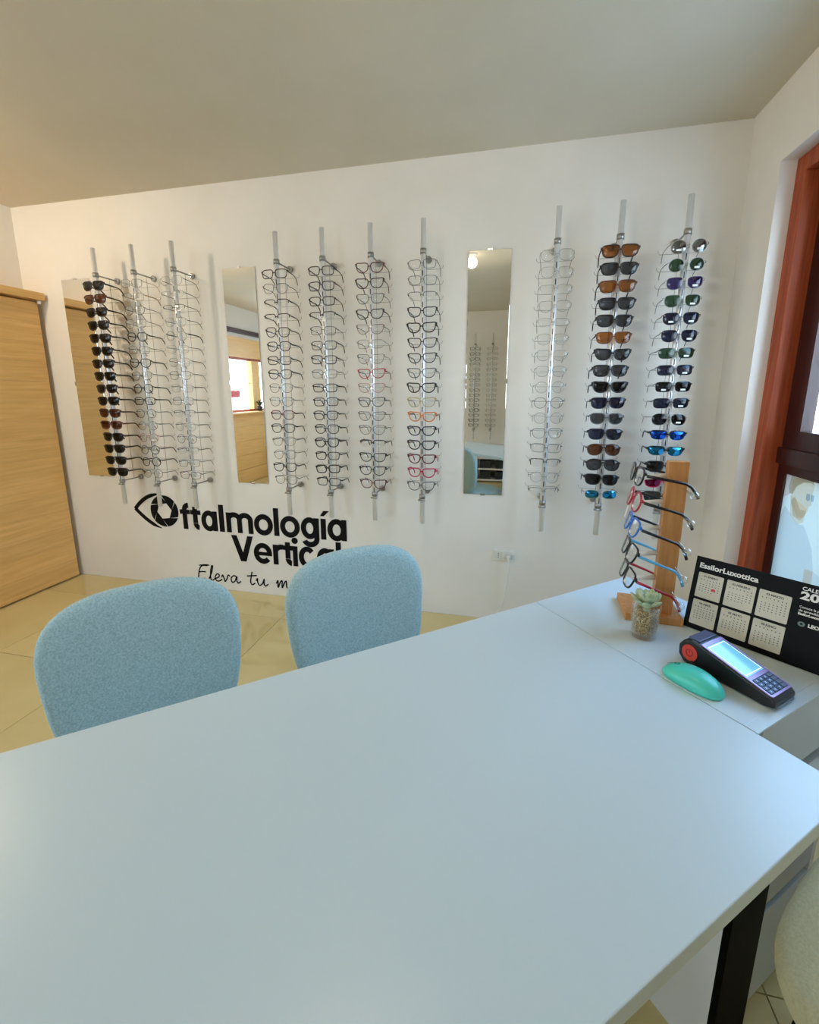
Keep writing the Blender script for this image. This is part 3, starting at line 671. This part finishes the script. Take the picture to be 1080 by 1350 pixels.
# each letter: strokes in units of x-height, advance width
HAND = {'E': ([[(1.3, 2.05), (0.7, 2.0), (0.35, 1.5), (0.2, 0.8), (0.1, 0.1)], [(0.35, 2.0), (1.0, 2.15), (1.5, 2.15)], [(0.25, 1.05), (0.7, 1.15), (1.05, 1.15)], [(0.1, 0.1), (0.5, 0.05), (0.9, 0.2)]], 1.35),
        'l': ([[(0.0, 0.2), (0.35, 1.1), (0.55, 2.0), (0.42, 2.05), (0.25, 1.2), (0.2, 0.3), (0.35, 0.0), (0.65, 0.25)]], 0.62),
        'e': ([[(0.0, 0.3), (0.5, 0.55), (0.6, 0.9), (0.35, 1.0), (0.12, 0.55), (0.25, 0.05), (0.6, 0.05), (0.9, 0.35)]], 0.88),
        'v': ([[(0.0, 0.6), (0.12, 0.95), (0.25, 0.5), (0.35, 0.05), (0.6, 0.5), (0.75, 1.0), (0.95, 0.85)]], 0.95),
        'a': ([[(0.75, 0.85), (0.45, 1.0), (0.12, 0.6), (0.2, 0.08), (0.5, 0.2), (0.78, 0.9), (0.75, 0.3), (0.9, 0.0), (1.2, 0.3)]], 1.2),
        't': ([[(0.45, 1.8), (0.3, 1.0), (0.22, 0.3), (0.4, 0.0), (0.7, 0.25)], [(-0.15, 1.15), (0.4, 1.25), (0.95, 1.35)]], 0.85),
        'u': ([[(0.0, 0.6), (0.15, 0.95), (0.15, 0.4), (0.35, 0.02), (0.7, 0.35), (0.88, 0.95), (0.85, 0.3), (1.0, 0.0), (1.3, 0.3)]], 1.3),
        'm': ([[(0.0, 0.5), (0.2, 0.95), (0.18, 0.0), (0.45, 0.75), (0.65, 0.95), (0.62, 0.0), (0.9, 0.75), (1.1, 0.95), (1.1, 0.2), (1.25, 0.0), (1.5, 0.25)]], 1.5),
        'i': ([[(0.0, 0.4), (0.25, 0.95), (0.2, 0.2), (0.35, 0.0), (0.6, 0.3)], [(0.38, 1.35), (0.42, 1.42)]], 0.6),
        'r': ([[(0.0, 0.4), (0.2, 1.05), (0.35, 0.85), (0.55, 0.9), (0.5, 0.2), (0.65, 0.0), (0.85, 0.3)]], 0.85),
        'd': ([[(0.7, 0.85), (0.4, 1.0), (0.12, 0.6), (0.2, 0.08), (0.5, 0.2), (0.85, 1.2), (0.95, 2.0), (0.82, 0.8), (0.8, 0.2), (0.95, 0.0), (1.2, 0.3)]], 1.2)}
XHH = 0.050
xcur = -2.020
for ch in 'Eleva tu mirada':
    if ch == ' ': xcur += 0.058; continue
    st, adv = HAND[ch]; b = MB()
    for s in st: ribbon(b, catmull([(xcur+p[0]*XHH*1.32, 0.056+p[1]*XHH) for p in s]), 0.0085)
    b.build('script_letter', m_decal, LG); xcur += adv*XHH*1.32

# ------------------------------------------------------------------ power outlet and cord
ol = empty('wall_outlet', (-0.005, D, 0.398)); tag(ol, 'white double power outlet low on the back wall', 'outlet')
MB().box(-0.060, 0.060, -0.009, -0.0005, -0.033, 0.033).build('cover_plate', m_white, ol, bevel=0.003)
for cx in (-0.028, 0.028):
    sk = MB().box(cx-0.024, cx+0.024, -0.0115, -0.009, -0.023, 0.023).build('socket', mat('socket_white', rgb(218, 216, 206), 0.4), ol, bevel=0.001)
    if cx < 0:
        for dz in (-0.011, 0, 0.011): MB().lathe([(0.0028, -0.0122), (0.0028, -0.0116)], 8).build('contact_hole', m_dark, sk, loc=(cx, 0, dz), rot=(0, 0, 0)).rotation_euler = (0, 0, 0)
for h in [o for o in COL.objects if o.name.startswith('contact_hole')]:
    for v in h.data.vertices: v.co = (v.co.x, v.co.z, v.co.y)
pc = empty('power_cord', (0.023, D-0.012, 0.398)); tag(pc, 'white plug and cord hanging from the outlet to the floor', 'cord')
MB().tube([(0, 0, 0), (0, -0.022, 0), (0, -0.032, -0.008)], 0.012, 10, rs=[1, 1, 0.55]).build('plug', m_white, pc, smooth=True)
MB().tube(catmull([(0, -0.030, -0.004, ), (0.002, -0.036, -0.05), (-0.006, -0.03, -0.18), (-0.022, -0.02, -0.28), (-0.052, -0.015, -0.345), (-0.062, -0.018, -0.392), (-0.03, -0.03, -0.3935)]), 0.0035, 8).build('cable', m_white, pc, smooth=True)

# ------------------------------------------------------------------ desk frame of reference
ANG = math.radians(39.855)
U = Vector((math.cos(ANG), math.sin(ANG), 0)); V = Vector((-math.sin(ANG), math.cos(ANG), 0))
def W(u, v, z=0): return U*u+V*v+Vector((0, 0, z))
ZD = 0.75
UE = 0.7885; VN, VF = 0.178, 0.810; UL = -0.78
desk = empty('office_desk', W((UL+UE)/2, (VN+VF)/2, 0), ANG); tag(desk, 'large white desk with black steel legs in the foreground', 'desk')
du, dv = (UE-UL)/2, (VF-VN)/2
top = MB().box(-du, du, -dv, dv, ZD-0.026, ZD).build('tabletop', m_desk, desk, bevel=0.0015)
for su in (0, 1):
    for sv in (0, 1):
        uu = (0.516-(UL+UE)/2) if su else (UL+0.14-(UL+UE)/2)
        v0 = -dv+0.008 if sv == 0 else dv-0.190
        MB().box(uu, uu+0.080, v0, v0+0.008, 0.0, ZD-0.026).build('leg', m_black, desk)
    MB().box(uu+0.020, uu+0.060, -dv+0.016, dv-0.190, ZD-0.066, ZD-0.026).build('cross_beam', m_black, desk)
MB().box(UL+0.200-(UL+UE)/2, 0.536-(UL+UE)/2, -0.06, -0.02, ZD-0.066, ZD-0.026).build('long_beam', m_black, desk)

# credenza to the right of the desk
CU0, CU1, CV0, CV1 = 0.790, 1.150, 0.2955, 0.810
cr = empty('drawer_cabinet', W((CU0+CU1)/2, (CV0+CV1)/2, 0), ANG); tag(cr, 'white drawer cabinet at the right end of the desk', 'cabinet')
cu, cv = (CU1-CU0)/2, (CV1-CV0)/2
MB().box(-cu, cu, -cv+0.0195, cv, ZD-0.022, ZD).build('top_panel', m_desk, cr, bevel=0.0008)
MB().box(-cu, cu, -cv, -cv+0.0195, ZD-0.003, ZD).build('top_edge', m_desk, cr)
body = MB(); body.box(-cu, -cu+0.018, -cv+0.001, cv, 0.0, ZD-0.022); body.box(cu-0.018, cu, -cv+0.001, cv, 0.0, ZD-0.022)
body.box(-cu+0.018, cu-0.018, cv-0.018, cv, 0.03, ZD-0.022); body.box(-cu+0.018, cu-0.018, -cv+0.04, cv-0.018, 0.03, 0.048); body.box(-cu+0.018, cu-0.018, -cv+0.045, -cv+0.05, 0.048, ZD-0.022)
body.build('carcass', m_deskedge, cr)
MB().box(-cu+0.0185, cu-0.0185, -cv+0.05, -cv+0.065, 0.0, 0.03).build('plinth', m_dark, cr)
for za, zb in ((0.612, ZD-0.004), (0.290, 0.588), (0.032, 0.268)):
    MB().box(-cu+0.0195, cu-0.0195, -cv+0.001, -cv+0.019, za, zb).build('drawer', mat('drawer_grey', rgb(186, 190, 188), 0.4), cr, bevel=0.001)

# ------------------------------------------------------------------ upholstered chairs
def superell(n, a, b, N=48): 
    out = []
    for i in range(N):
        t = 2*PI*i/N; c, s = math.cos(t), math.sin(t)
        out.append((a*math.copysign(abs(c)**(2/n), c), b*math.copysign(abs(s)**(2/n), s)))
    return out
def pillow(outl, prof, fn):
    """closed cushion: outline scaled by prof (scale, offset) rings, both ends closed by a centre point"""
    b = MB(); n = len(outl); vs = []; fs = []
    for s, t in prof:
        for x, z in outl: vs.append(fn(x*s, z*s, t))
    k = len(prof)
    for i in range(k-1):
        for j in range(n): fs.append((i*n+j, i*n+(j+1) % n, (i+1)*n+(j+1) % n, (i+1)*n+j))
    c0 = len(vs); vs.append(fn(0, 0, prof[0][1])); vs.append(fn(0, 0, prof[-1][1]))
    for j in range(n): fs += [(c0, (j+1) % n, j), (c0+1, (k-1)*n+j, (k-1)*n+(j+1) % n)]
    return b.add(vs, fs)
PROF = [(0.25, 0.026), (0.5, 0.026), (0.75, 0.025), (0.88, 0.0235), (0.945, 0.020), (0.98, 0.013), (0.996, 0.006), (1.0, 0.0), (0.996, -0.006), (0.98, -0.013), (0.945, -0.019), (0.88, -0.023), (0.75, -0.025), (0.5, -0.026), (0.25, -0.026)]
def backfn(x, z, t):
    # x lateral, z vertical (relative), t towards the sitter (-y)
    zz = z+0.649
    x2 = x*(1.0+0.10*min(1, max(-1, z/0.20)))
    y = 0.0+0.16*(z+0.0)*0.9-0.55*x2*x2-0.35*z*z
    return (x2, y-t, zz)
back_me = pillow(superell(3.0, 0.204, 0.206), PROF, backfn).mesh('backrest', m_fabric, True)
seat_me = pillow(superell(3.2, 0.235, 0.200), [(s, t*1.25) for s, t in PROF], lambda x, z, t: (x, z-0.205, 0.445+t-0.25*(x*x)*0.2)).mesh('seat', m_fabric, True)
leg_me = {}
for sx in (1, -1):
    for sy in (1, -1):
        leg_me[sx, sy] = MB().tube([(sx*0.15, -0.205+sy*0.13, 0.42), (sx*0.200, -0.205+sy*0.180, 0.0)], 0.014, 10, rs=[1.1, 0.75]).mesh('leg', m_black, True)
brk_me = MB().tube(catmull([(0, -0.10, 0.415), (0, -0.005, 0.42), (0, 0.022, 0.47), (0, 0.035, 0.56)]), 0.045, 8, ry=0.008).mesh('back_bracket', m_black, True)
def chair(u, v, rz, label, m):
    o = empty('upholstered_chair', W(u, v, 0), ANG+rz); tag(o, label, 'chair', 'upholstered chairs around the desk')
    inst('backrest', back_me, o, m); inst('seat', seat_me, o, m)
    for k in leg_me: inst('leg', leg_me[k], o)
    inst('back_bracket', brk_me, o)
    return o
chair(-0.128, 1.140, 0.08, 'blue grey fabric chair nearest the oak sliding door', m_fabric)
chair(0.402, 1.135, 0.0, 'blue grey fabric chair covering the end of the wall lettering', m_fabric)
chair(0.925, -0.163, PI+0.10, 'cream fabric chair at the bottom right beside the drawer cabinet', m_cream)

# ------------------------------------------------------------------ desktop wooden glasses stand
SD = Vector((0.998, -0.06, 0)).normalized()
srz = math.atan2(SD.y, SD.x)          # local x = towards temple tips, local y = away from camera
gs = empty('glasses_stand', (0.381, 1.107, ZD), srz); tag(gs, 'wooden post stand holding five colourful pairs of glasses on the desk', 'display stand')
MB().box(-0.085, 0.042, -0.034, 0.085, 0, 0.018).build('base', m_oakv, gs, bevel=0.002)
MB().box(-0.021, 0.021, -0.013, 0.013, 0.018, 0.392).build('post', m_oakv, gs, bevel=0.001)
tiers = [1.106, 1.044, 0.980, 0.916, 0.853]
tilts = [8, 13, 17, 18, 18]
ball = MB().lathe([(0.0005, -0.009), (0.005, -0.0075), (0.0085, -0.003), (0.009, 0), (0.0085, 0.003), (0.005, 0.0075), (0.0005, 0.009)], 12).mesh('ball_stud', m_clearplastic, True)
for z in tiers:
    zz = z-ZD
    MB().tube([(-0.021, 0, zz+0.001), (-0.072, 0, zz-0.006)], 0.005, 8, ry=0.006).build('nose_rest', m_white, gs, smooth=True)
    pg = MB().tube([(0.012, -0.085, zz-0.024), (0.012, 0.085, zz-0.024)], 0.0028, 8).build('temple_peg', m_clearplastic, gs, smooth=True)
    for sy in (-1, 1): inst('ball_stud', ball, pg, loc=(0.012, sy*0.092, zz-0.024))
fr = Vector((0.299, 1.130, 0))
sets = [('panto', 'black', 'black', 'small black round child eyeglasses on the top tier of the wooden stand'),
        ('round', 'red', 'black', 'red-framed eyeglasses with black temples on the wooden stand'),
        ('panto', 'blue', 'black', 'bright blue-framed eyeglasses with black temples on the wooden stand'),
        ('way', 'black', 'light blue', 'black eyeglasses with light blue temples on the wooden stand'),
        ('way', 'black', 'red', 'black eyeglasses with red temples on the lowest tier of the stand')]
for k, (shp, fc, tc, lab) in enumerate(sets):
    g = spectacles((fr.x, fr.y, tiers[k]), (0, 0, 0), shp, 0.0026, fc, 'clear', tc, 0.93, 1, 'eyeglasses')
    # glasses local +y (temples) -> SD, tilted down
    g.rotation_euler = (Matrix.Rotation(srz-PI/2, 4, 'Z') @ Matrix.Rotation(-math.radians(tilts[k]), 4, 'X')).to_euler()
    if k == 1: MB().box(-0.040, -0.026, 0.004, 0.0046, -0.060, -0.022).build('price_tag', m_white, g)
    tag(g, lab, 'glasses', 'glasses on the wooden desktop stand')

# ------------------------------------------------------------------ desk calendar
A0 = Vector((0.4235, 1.0815, ZD)); e_ang = math.atan2(-0.6292, 0.7772)
cal = empty('desk_calendar', A0, e_ang); tag(cal, 'black desk calendar with six cream month cards standing on the cabinet', 'calendar')
LEAN = math.radians(77); CW, CH_ = 0.300, 0.1705
cl, sl = math.cos(LEAN), math.sin(LEAN)
def CF(a, b, t): return (a, b*cl-t*sl*1.0*(-1)*-1, b*sl+t*cl) if False else (a, b*cl-t*sl, b*sl+t*cl+0.001)
m_cblack = mat('calendar_black', rgb(9, 9, 10), 0.5, spec=0.12)
m_card = mat('calendar_card', rgb(212, 208, 190), 0.6)
m_ink = mat('calendar_ink', rgb(70, 70, 66), 0.6)
m_prw = mat('calendar_white_print', rgb(232, 232, 228), 0.5)
MB().plate([(0, 0), (CW, 0), (CW, CH_), (0, CH_)], CF, -0.0016, 0).build('front_board', m_cblack, cal)
MB().box(0, CW, 0.002, 0.082, 0.0, 0.0015).build('base_board', m_cblack, cal)
ta = Vector((0, 0.082)); tb = Vector((CH_*cl, CH_*sl))
MB().add([(0, 0.084, 0.001), (CW, 0.084, 0.001), (CW, tb.x+0.002, tb.y-0.001), (0, tb.x+0.002, tb.y-0.001), (0, 0.086, 0.001), (CW, 0.086, 0.001), (CW, tb.x+0.004, tb.y-0.001), (0, tb.x+0.004, tb.y-0.001)],
         [(0, 1, 2, 3), (7, 6, 5, 4), (0, 4, 5, 1), (1, 5, 6, 2), (2, 6, 7, 3), (3, 7, 4, 0)]).build('back_board', m_cblack, cal)
dg = None
def text_mesh(s, size, bold=0.0, align='LEFT'):
    cu_ = bpy.data.curves.new('print', 'FONT'); cu_.body = s; cu_.size = size; cu_.offset = bold; cu_.align_x = align; cu_.resolution_u = 3
    o = bpy.data.objects.new('print', cu_); COL.objects.link(o)
    bpy.context.view_layer.update()
    me = bpy.data.meshes.new_from_object(o.evaluated_get(bpy.context.evaluated_depsgraph_get()))
    bpy.data.objects.remove(o); return me
CALM = Matrix(((1, 0, 0), (0, cl, -sl), (0, sl, cl))).to_4x4()
def cprint(name, s, a, b, size, m, parent, bold=0.0, align='LEFT', wid=None, t=0.0008):
    me = text_mesh(s, size, bold, align)
    if wid:
        xs_ = [v.co.x for v in me.vertices]; k = wid/(max(xs_)-min(xs_))
        for v in me.vertices: v.co.x *= k
    off = Vector(CF(a, b, t))
    for v in me.vertices: v.co = (CALM.to_3x3() @ Vector((v.co.x, v.co.y, 0)))+off
    me.materials.clear(); me.materials.append(m)
    o = bpy.data.objects.new(name, me); COL.objects.link(o); o.parent = parent; return o
cprint('heading', 'EssilorLuxottica', 0.0085, 0.1455, 0.0165, m_prw, cal, 0.0005, wid=0.112)
def rrect(x0, x1, z0, z1, r, n=4):
    P = []
    for cx, cz, a in ((x1-r, z1-r, 0), (x0+r, z1-r, 90), (x0+r, z0+r, 180), (x1-r, z0+r, 270)):
        P += [(cx+r*math.cos(math.radians(a+90*i/n)), cz+r*math.sin(math.radians(a+90*i/n))) for i in range(n+1)]
    return P
cols = [(0.0105, 0.0605), (0.0672, 0.1205), (0.1262, 0.1802)]; rows = [(0.0765, 0.1348), (0.0120, 0.0705)]
months = [['01 ENERO', '02 FEBRERO', '03 MARZO'], ['04 ABRIL', '05 MAYO', '06 JUNIO']]
starts = [[2, 5, 5], [1, 3, 6]]; ndays = [[31, 28, 31], [30, 31, 30]]
m_redink = mat('calendar_red_ink', rgb(214, 60, 70), 0.6)
for r_ in range(2):
    for c in range(3):
        x0, x1 = cols[c]; z0, z1 = rows[r_]
        card = MB().plate(rrect(x0, x1, z0, z1, 0.002), CF, 0.0001, 0.0006).build('month_card', m_card, cal)
        cprint('month_name', months[r_][c], (x0+x1)/2, z1-0.0095, 0.0062, m_ink, card, 0.0002, 'CENTER')
        hb_ = MB(); gw = (x1-x0-0.014)/6
        for k in range(7): hb_.plate([(x0+0.0062+gw*k, z1-0.0165), (x0+0.0080+gw*k, z1-0.0165), (x0+0.0080+gw*k, z1-0.0142), (x0+0.0062+gw*k, z1-0.0142)], CF, 0.0006, 0.0008)
        for dday in range(ndays[r_][c]):
            k = dday+starts[r_][c]; cc, rr_ = k % 7, k//7
            xx, zz = x0+0.0062+gw*cc, z1-0.0225-0.0052*rr_
            if r_ == 0 and c == 0 and dday in (16, 17): continue
            hb_.plate([(xx, zz), (xx+0.0022, zz), (xx+0.0022, zz+0.0016), (xx, zz+0.0016)], CF, 0.0006, 0.0008)
        hb_.build('day_grid', m_ink, card)
MB().plate(ell(0.0445, 0.1005, 0.0048, 0.0030, 0, 345, 12), CF, 0.0007, 0.0009).build('red_mark', m_redink, cal)
cprint('side_title', 'CALENDARIO', 0.1920, 0.1555, 0.0105, m_prw, cal, 0.0002)
cprint('side_year', '2025', 0.1915, 0.1375, 0.0220, m_prw, cal, 0.0009, wid=0.058)
for s, zz, b_ in (('Conoce la plataforma', 0.1195, 0.0001), ('de aprendizaje de', 0.1125, 0.0001), ('EssilorLuxottica', 0.1055, 0.0003)):
    cprint('side_text', s, 0.1935, zz, 0.0062, m_prw, cal, b_)
MB().strip(ell(0.2020, 0.0875, 0.0022, 0.0020, 0, 360), ell(0.2020, 0.0875, 0.0058, 0.0050, 0, 360), CF, 0.0005, 0.0008).build('emblem_ring', mat('calendar_grey_print', rgb(96, 118, 114), 0.5), cal)
cprint('side_name', 'LEONARDO', 0.2120, 0.0850, 0.0095, m_prw, cal, 0.0004)

# ------------------------------------------------------------------ card payment terminal
TU, TV = 0.9055, 0.395
tm = empty('card_terminal', W(TU, TV, ZD), ANG); tag(tm, 'black card payment terminal with lit blue screen in front of the calendar', 'card terminal')
# local: x across (u), y along (+v = paper end), z up
m_tblack = mat('terminal_black', rgb(16, 15, 17), 0.38)
m_bezel = mat('terminal_bezel', rgb(150, 120, 158), 0.25, 0.3)
prof = [(-0.086, 0.006), (-0.086, 0.016), (-0.080, 0.0215), (0.045, 0.0545), (0.062, 0.0575), (0.076, 0.052), (0.085, 0.038), (0.084, 0.018), (0.074, 0.006), (0.060, 0.001), (0.040, 0.0035), (-0.070, 0.0015)]
MB().plate(prof, lambda a, b, t: (t, a, b), -0.036, 0.036).build('body', m_tblack, tm, bevel=0.0025)
sl_a = math.atan2(0.0545-0.0215, 0.125)
def TF(a, b, t):   # a across, b along the slope from the front edge, t out of the slope
    return (a, -0.080+b*math.cos(sl_a)-t*math.sin(sl_a), 0.0215+b*math.sin(sl_a)+t*math.cos(sl_a))
SLL = math.hypot(0.125, 0.033)
bz = MB().strip(rrect(-0.0295, 0.0295, 0.004, SLL-0.004, 0.003), rrect(-0.0335, 0.0335, 0.000, SLL, 0.004), TF, 0.0002, 0.0024, closed=True)
bz.plate(rrect(-0.0300, 0.0300, 0.0372, 0.0450, 0.001), TF, 0.0002, 0.0022)
bz.plate(rrect(-0.0300, 0.0300, 0.1215, SLL-0.003, 0.001), TF, 0.0002, 0.0022)
bz.build('bezel', m_bezel, tm)
scr = MB().plate(rrect(-0.0290, 0.0290, 0.0455, 0.1210, 0.001), TF, 0.0002, 0.0016).build('screen', mat('terminal_screen', rgb(20, 40, 50), 0.1, emit=rgb(120, 205, 245), estr=0.75), tm)
MB().strip(rrect(-0.0258, 0.0258, 0.0490, 0.1175, 0.001), rrect(-0.0272, 0.0272, 0.0476, 0.1189, 0.001), TF, 0.0016, 0.0018, closed=True).build('screen_border', mat('screen_border', rgb(230, 240, 245), 0.2, emit=rgb(230, 240, 248), estr=0.7), scr)
kp = MB().plate(rrect(-0.0292, 0.0292, 0.0045, 0.0368, 0.001), TF, 0.0002, 0.0010).build('keypad', mat('keypad_base', rgb(18, 20, 38), 0.4), tm)
m_key = mat('key_navy', rgb(44, 52, 92), 0.35); m_key2 = mat('key_grey', rgb(70, 78, 92), 0.35)
m_keyw = mat('key_print', rgb(200, 205, 225), 0.4)
for r_ in range(4):
    for c in range(4):
        a = -0.0215+c*0.0143; b = 0.0086+r_*0.0080
        ky = MB().plate(rrect(a-0.0060, a+0.0060, b-0.0033, b+0.0033, 0.0012, 2), TF, 0.0010, 0.0030).build('key', m_key if c < 3 else m_key2, kp)
        if c < 3: MB().plate([(a-0.0010, b-0.0014), (a+0.0010, b-0.0014), (a+0.0010, b+0.0016), (a-0.0010, b+0.0016)], TF, 0.0030, 0.0032).build('key_print', m_keyw, ky)
MB().box(-0.028, 0.028, 0.050, 0.072, 0.0545, 0.0588).build('paper_slot', mat('slot_blue_grey', rgb(76, 86, 118), 0.3), tm, bevel=0.001)
MB().box(-0.030, 0.030, -0.0875, -0.080, 0.004, 0.0075).build('card_slot', mat('slot_grey', rgb(120, 130, 138), 0.3), tm)
lg = MB().plate(ell(0.062, 0.030, 0.0150, 0.0165, 0, 348, 28), lambda a, b, t: (t, a, b), -0.0374, -0.0358).build('side_badge', mat('badge_red', rgb(206, 62, 44), 0.4), tm)
m_badge = mat('badge_dark', rgb(140, 30, 24), 0.4)
MB().strip(ell(0.062, 0.030, 0.0056, 0.0062, 120, 420), ell(0.062, 0.030, 0.0072, 0.0078, 120, 420), lambda a, b, t: (t, a, b), -0.0379, -0.0372).build('badge_mark', m_badge, lg)
MB().plate([(0.0612, 0.030), (0.0628, 0.030), (0.0628, 0.038), (0.0612, 0.038)], lambda a, b, t: (t, a, b), -0.0379, -0.0372).build('badge_mark', m_badge, lg)

# ------------------------------------------------------------------ computer mouse
mo = empty('computer_mouse', W(0.822, 0.420, ZD), ANG); tag(mo, 'turquoise wireless mouse lying beside the card terminal', 'mouse')
m_teal = mat('teal_plastic', rgb(72, 204, 182), 0.35)
OL = superell(2.5, 0.0305, 0.054, 40)
def mfn(x, y, t): return (x*(1+0.10*y/0.054), y, t)
mp = []
hb_ = MB(); n = len(OL); vs = []; fs = []
for s, k in [(0.86, 0.0), (0.97, 0.001), (1.0, 0.006), (0.985, 0.012), (0.93, 0.0185), (0.82, 0.025), (0.65, 0.030), (0.42, 0.0325), (0.2, 0.0335), (0.02, 0.0338)]:
    for x, y in OL:
        yy = y*s; hh = k*0.88*(1.0-0.30*((yy+0.008)/0.054)**2 if k > 0.011 else 1.0)
        vs.append(mfn(x*s, yy, hh))
for i in range(9):
    for j in range(n): fs.append((i*n+j, i*n+(j+1) % n, (i+1)*n+(j+1) % n, (i+1)*n+j))
fs += [tuple(range(n-1, -1, -1)), tuple(9*n+j for j in range(n))]
hb_.add(vs, fs).build('shell', m_teal, mo, smooth=True)
MB().tube([(0, 0.036, 0.0207), (0, 0.0282, 0.0239)], 0.0030, 8).build('scroll_wheel', mat('teal_dark', rgb(38, 140, 120), 0.4), mo)
MB().tube([(0, 0.0505, 0.0128), (0, 0.0435, 0.0180), (0, 0.036, 0.0218)], 0.0006, 5).build('button_seam', mat('teal_dark'), mo)

# ------------------------------------------------------------------ succulent in a glass
pt = empty('potted_succulent', (0.318, 1.010, ZD)); tag(pt, 'small pale succulent in a clear glass of gravel on the desk', 'potted plant')
MB().lathe([(0.001, 0.001), (0.026, 0.001), (0.0275, 0.004), (0.0305, 0.080), (0.0290, 0.080), (0.0262, 0.012), (0.001, 0.011)], 28, cap=False).build('glass', m_cup, pt, smooth=True)
gr = MB()
rnd = random.Random(3)
for k in range(520):
    zz = rnd.uniform(0.014, 0.066); rr_ = 0.0235*math.sqrt(rnd.random()) if zz > 0.062 else 0.0222+rnd.random()*0.0018+(zz-0.014)*0.03
    a = rnd.random()*2*PI; s = rnd.uniform(0.0015, 0.0026)
    c = Vector((rr_*math.cos(a), rr_*math.sin(a), zz))
    d = [Vector((1, 0, 0)), Vector((-1, 0, 0)), Vector((0, 1, 0)), Vector((0, -1, 0)), Vector((0, 0, 1)), Vector((0, 0, -1))]
    gr.add([c+q*s*rnd.uniform(0.7, 1.2) for q in d], [(0, 2, 4), (2, 1, 4), (1, 3, 4), (3, 0, 4), (2, 0, 5), (1, 2, 5), (3, 1, 5), (0, 3, 5)])
gr.lathe([(0.0205, 0.013), (0.0225, 0.063)], 16)
m_grav = noise_color(mat('gravel', rough=0.9), rgb(120, 84, 36), rgb(226, 192, 122), 330, detail=1, lo=0.4, hi=0.6)
go = gr.build('gravel', m_grav, pt, smooth=True); go['kind'] = 'stuff'
m_leaf = noise_color(mat('succulent_leaf', rough=0.5), rgb(158, 178, 132), rgb(206, 214, 190), 60, detail=2)
def leaf_mesh(Ln, Wd):
    vs = []; fs = []; n = 8; ks = [(0, 0.25), (0.2, 0.55), (0.45, 0.9), (0.7, 1.0), (0.88, 0.7), (0.97, 0.3), (1.0, 0.02)]
    for t, wv in ks:
        for j in range(n):
            a = 2*PI*j/n; vs.append((Wd*wv*math.cos(a), Ln*t, Wd*0.42*wv*math.sin(a)+0.22*Ln*t*t))
    for i in range(len(ks)-1):
        for j in range(n): fs.append((i*n+j, i*n+(j+1) % n, (i+1)*n+(j+1) % n, (i+1)*n+j))
    fs += [tuple(range(n-1, -1, -1)), tuple((len(ks)-1)*n+j for j in range(n))]
    return MB().add(vs, fs).mesh('leaf', m_leaf, True)
lm = [leaf_mesh(0.044, 0.0100), leaf_mesh(0.039, 0.0095), leaf_mesh(0.028, 0.0078)]
for k in range(17):
    ring = 0 if k < 7 else (1 if k < 13 else 2)
    az = k*2.39996+0.4; el = (0.45, 0.85, 1.25)[ring]+rnd.uniform(-0.08, 0.08)
    inst('leaf', lm[ring], pt, None, loc=(0, 0, 0.072+0.004*ring), rot=(el, 0, az))
MB().tube([(0, 0, 0.056), (0, 0, 0.074)], 0.006, 8).build('stem', m_leaf, pt)

# ------------------------------------------------------------------ rear of the shop (seen in the mirrors)
for k, x in enumerate((-0.53, -0.285)):
    make_rail(x, YB+0.15, PI, 'silver display rail on the rear wall, seen only in the mirror, %s one' % ('left' if k == 0 else 'right'), RAILS[4] if k == 0 else RAILS[2], 'rear wall %s rail' % ('left' if k == 0 else 'right'), 'rear%d' % k)
sh = empty('storage_shelf', (-0.15, YB+0.19, 0)); tag(sh, 'low white storage shelf against the rear wall, reflected in the mirror', 'shelf')
for x in (-0.30, 0.30): MB().box(x-0.009, x+0.009, -0.17, 0.17, 0, 0.52).build('side_panel', m_deskedge, sh)
for z in (0.02, 0.18, 0.34, 0.50): MB().box(-0.291, 0.291, -0.17, 0.17, z, z+0.018).build('shelf', m_deskedge, sh)
for z in (0.038, 0.198):
    for x in (-0.18, 0.05): 
        bx = tag(MB().box(-0.08, 0.08, -0.12, 0.12, 0, 0.11).build('storage_box', m_dark, None, bevel=0.003, loc=(-0.15+x, YB+0.19, z)), '%s dark box on the %s shelf of the rear storage unit' % ('left' if x < 0 else 'right', 'lower' if z < 0.1 else 'upper'), 'box')
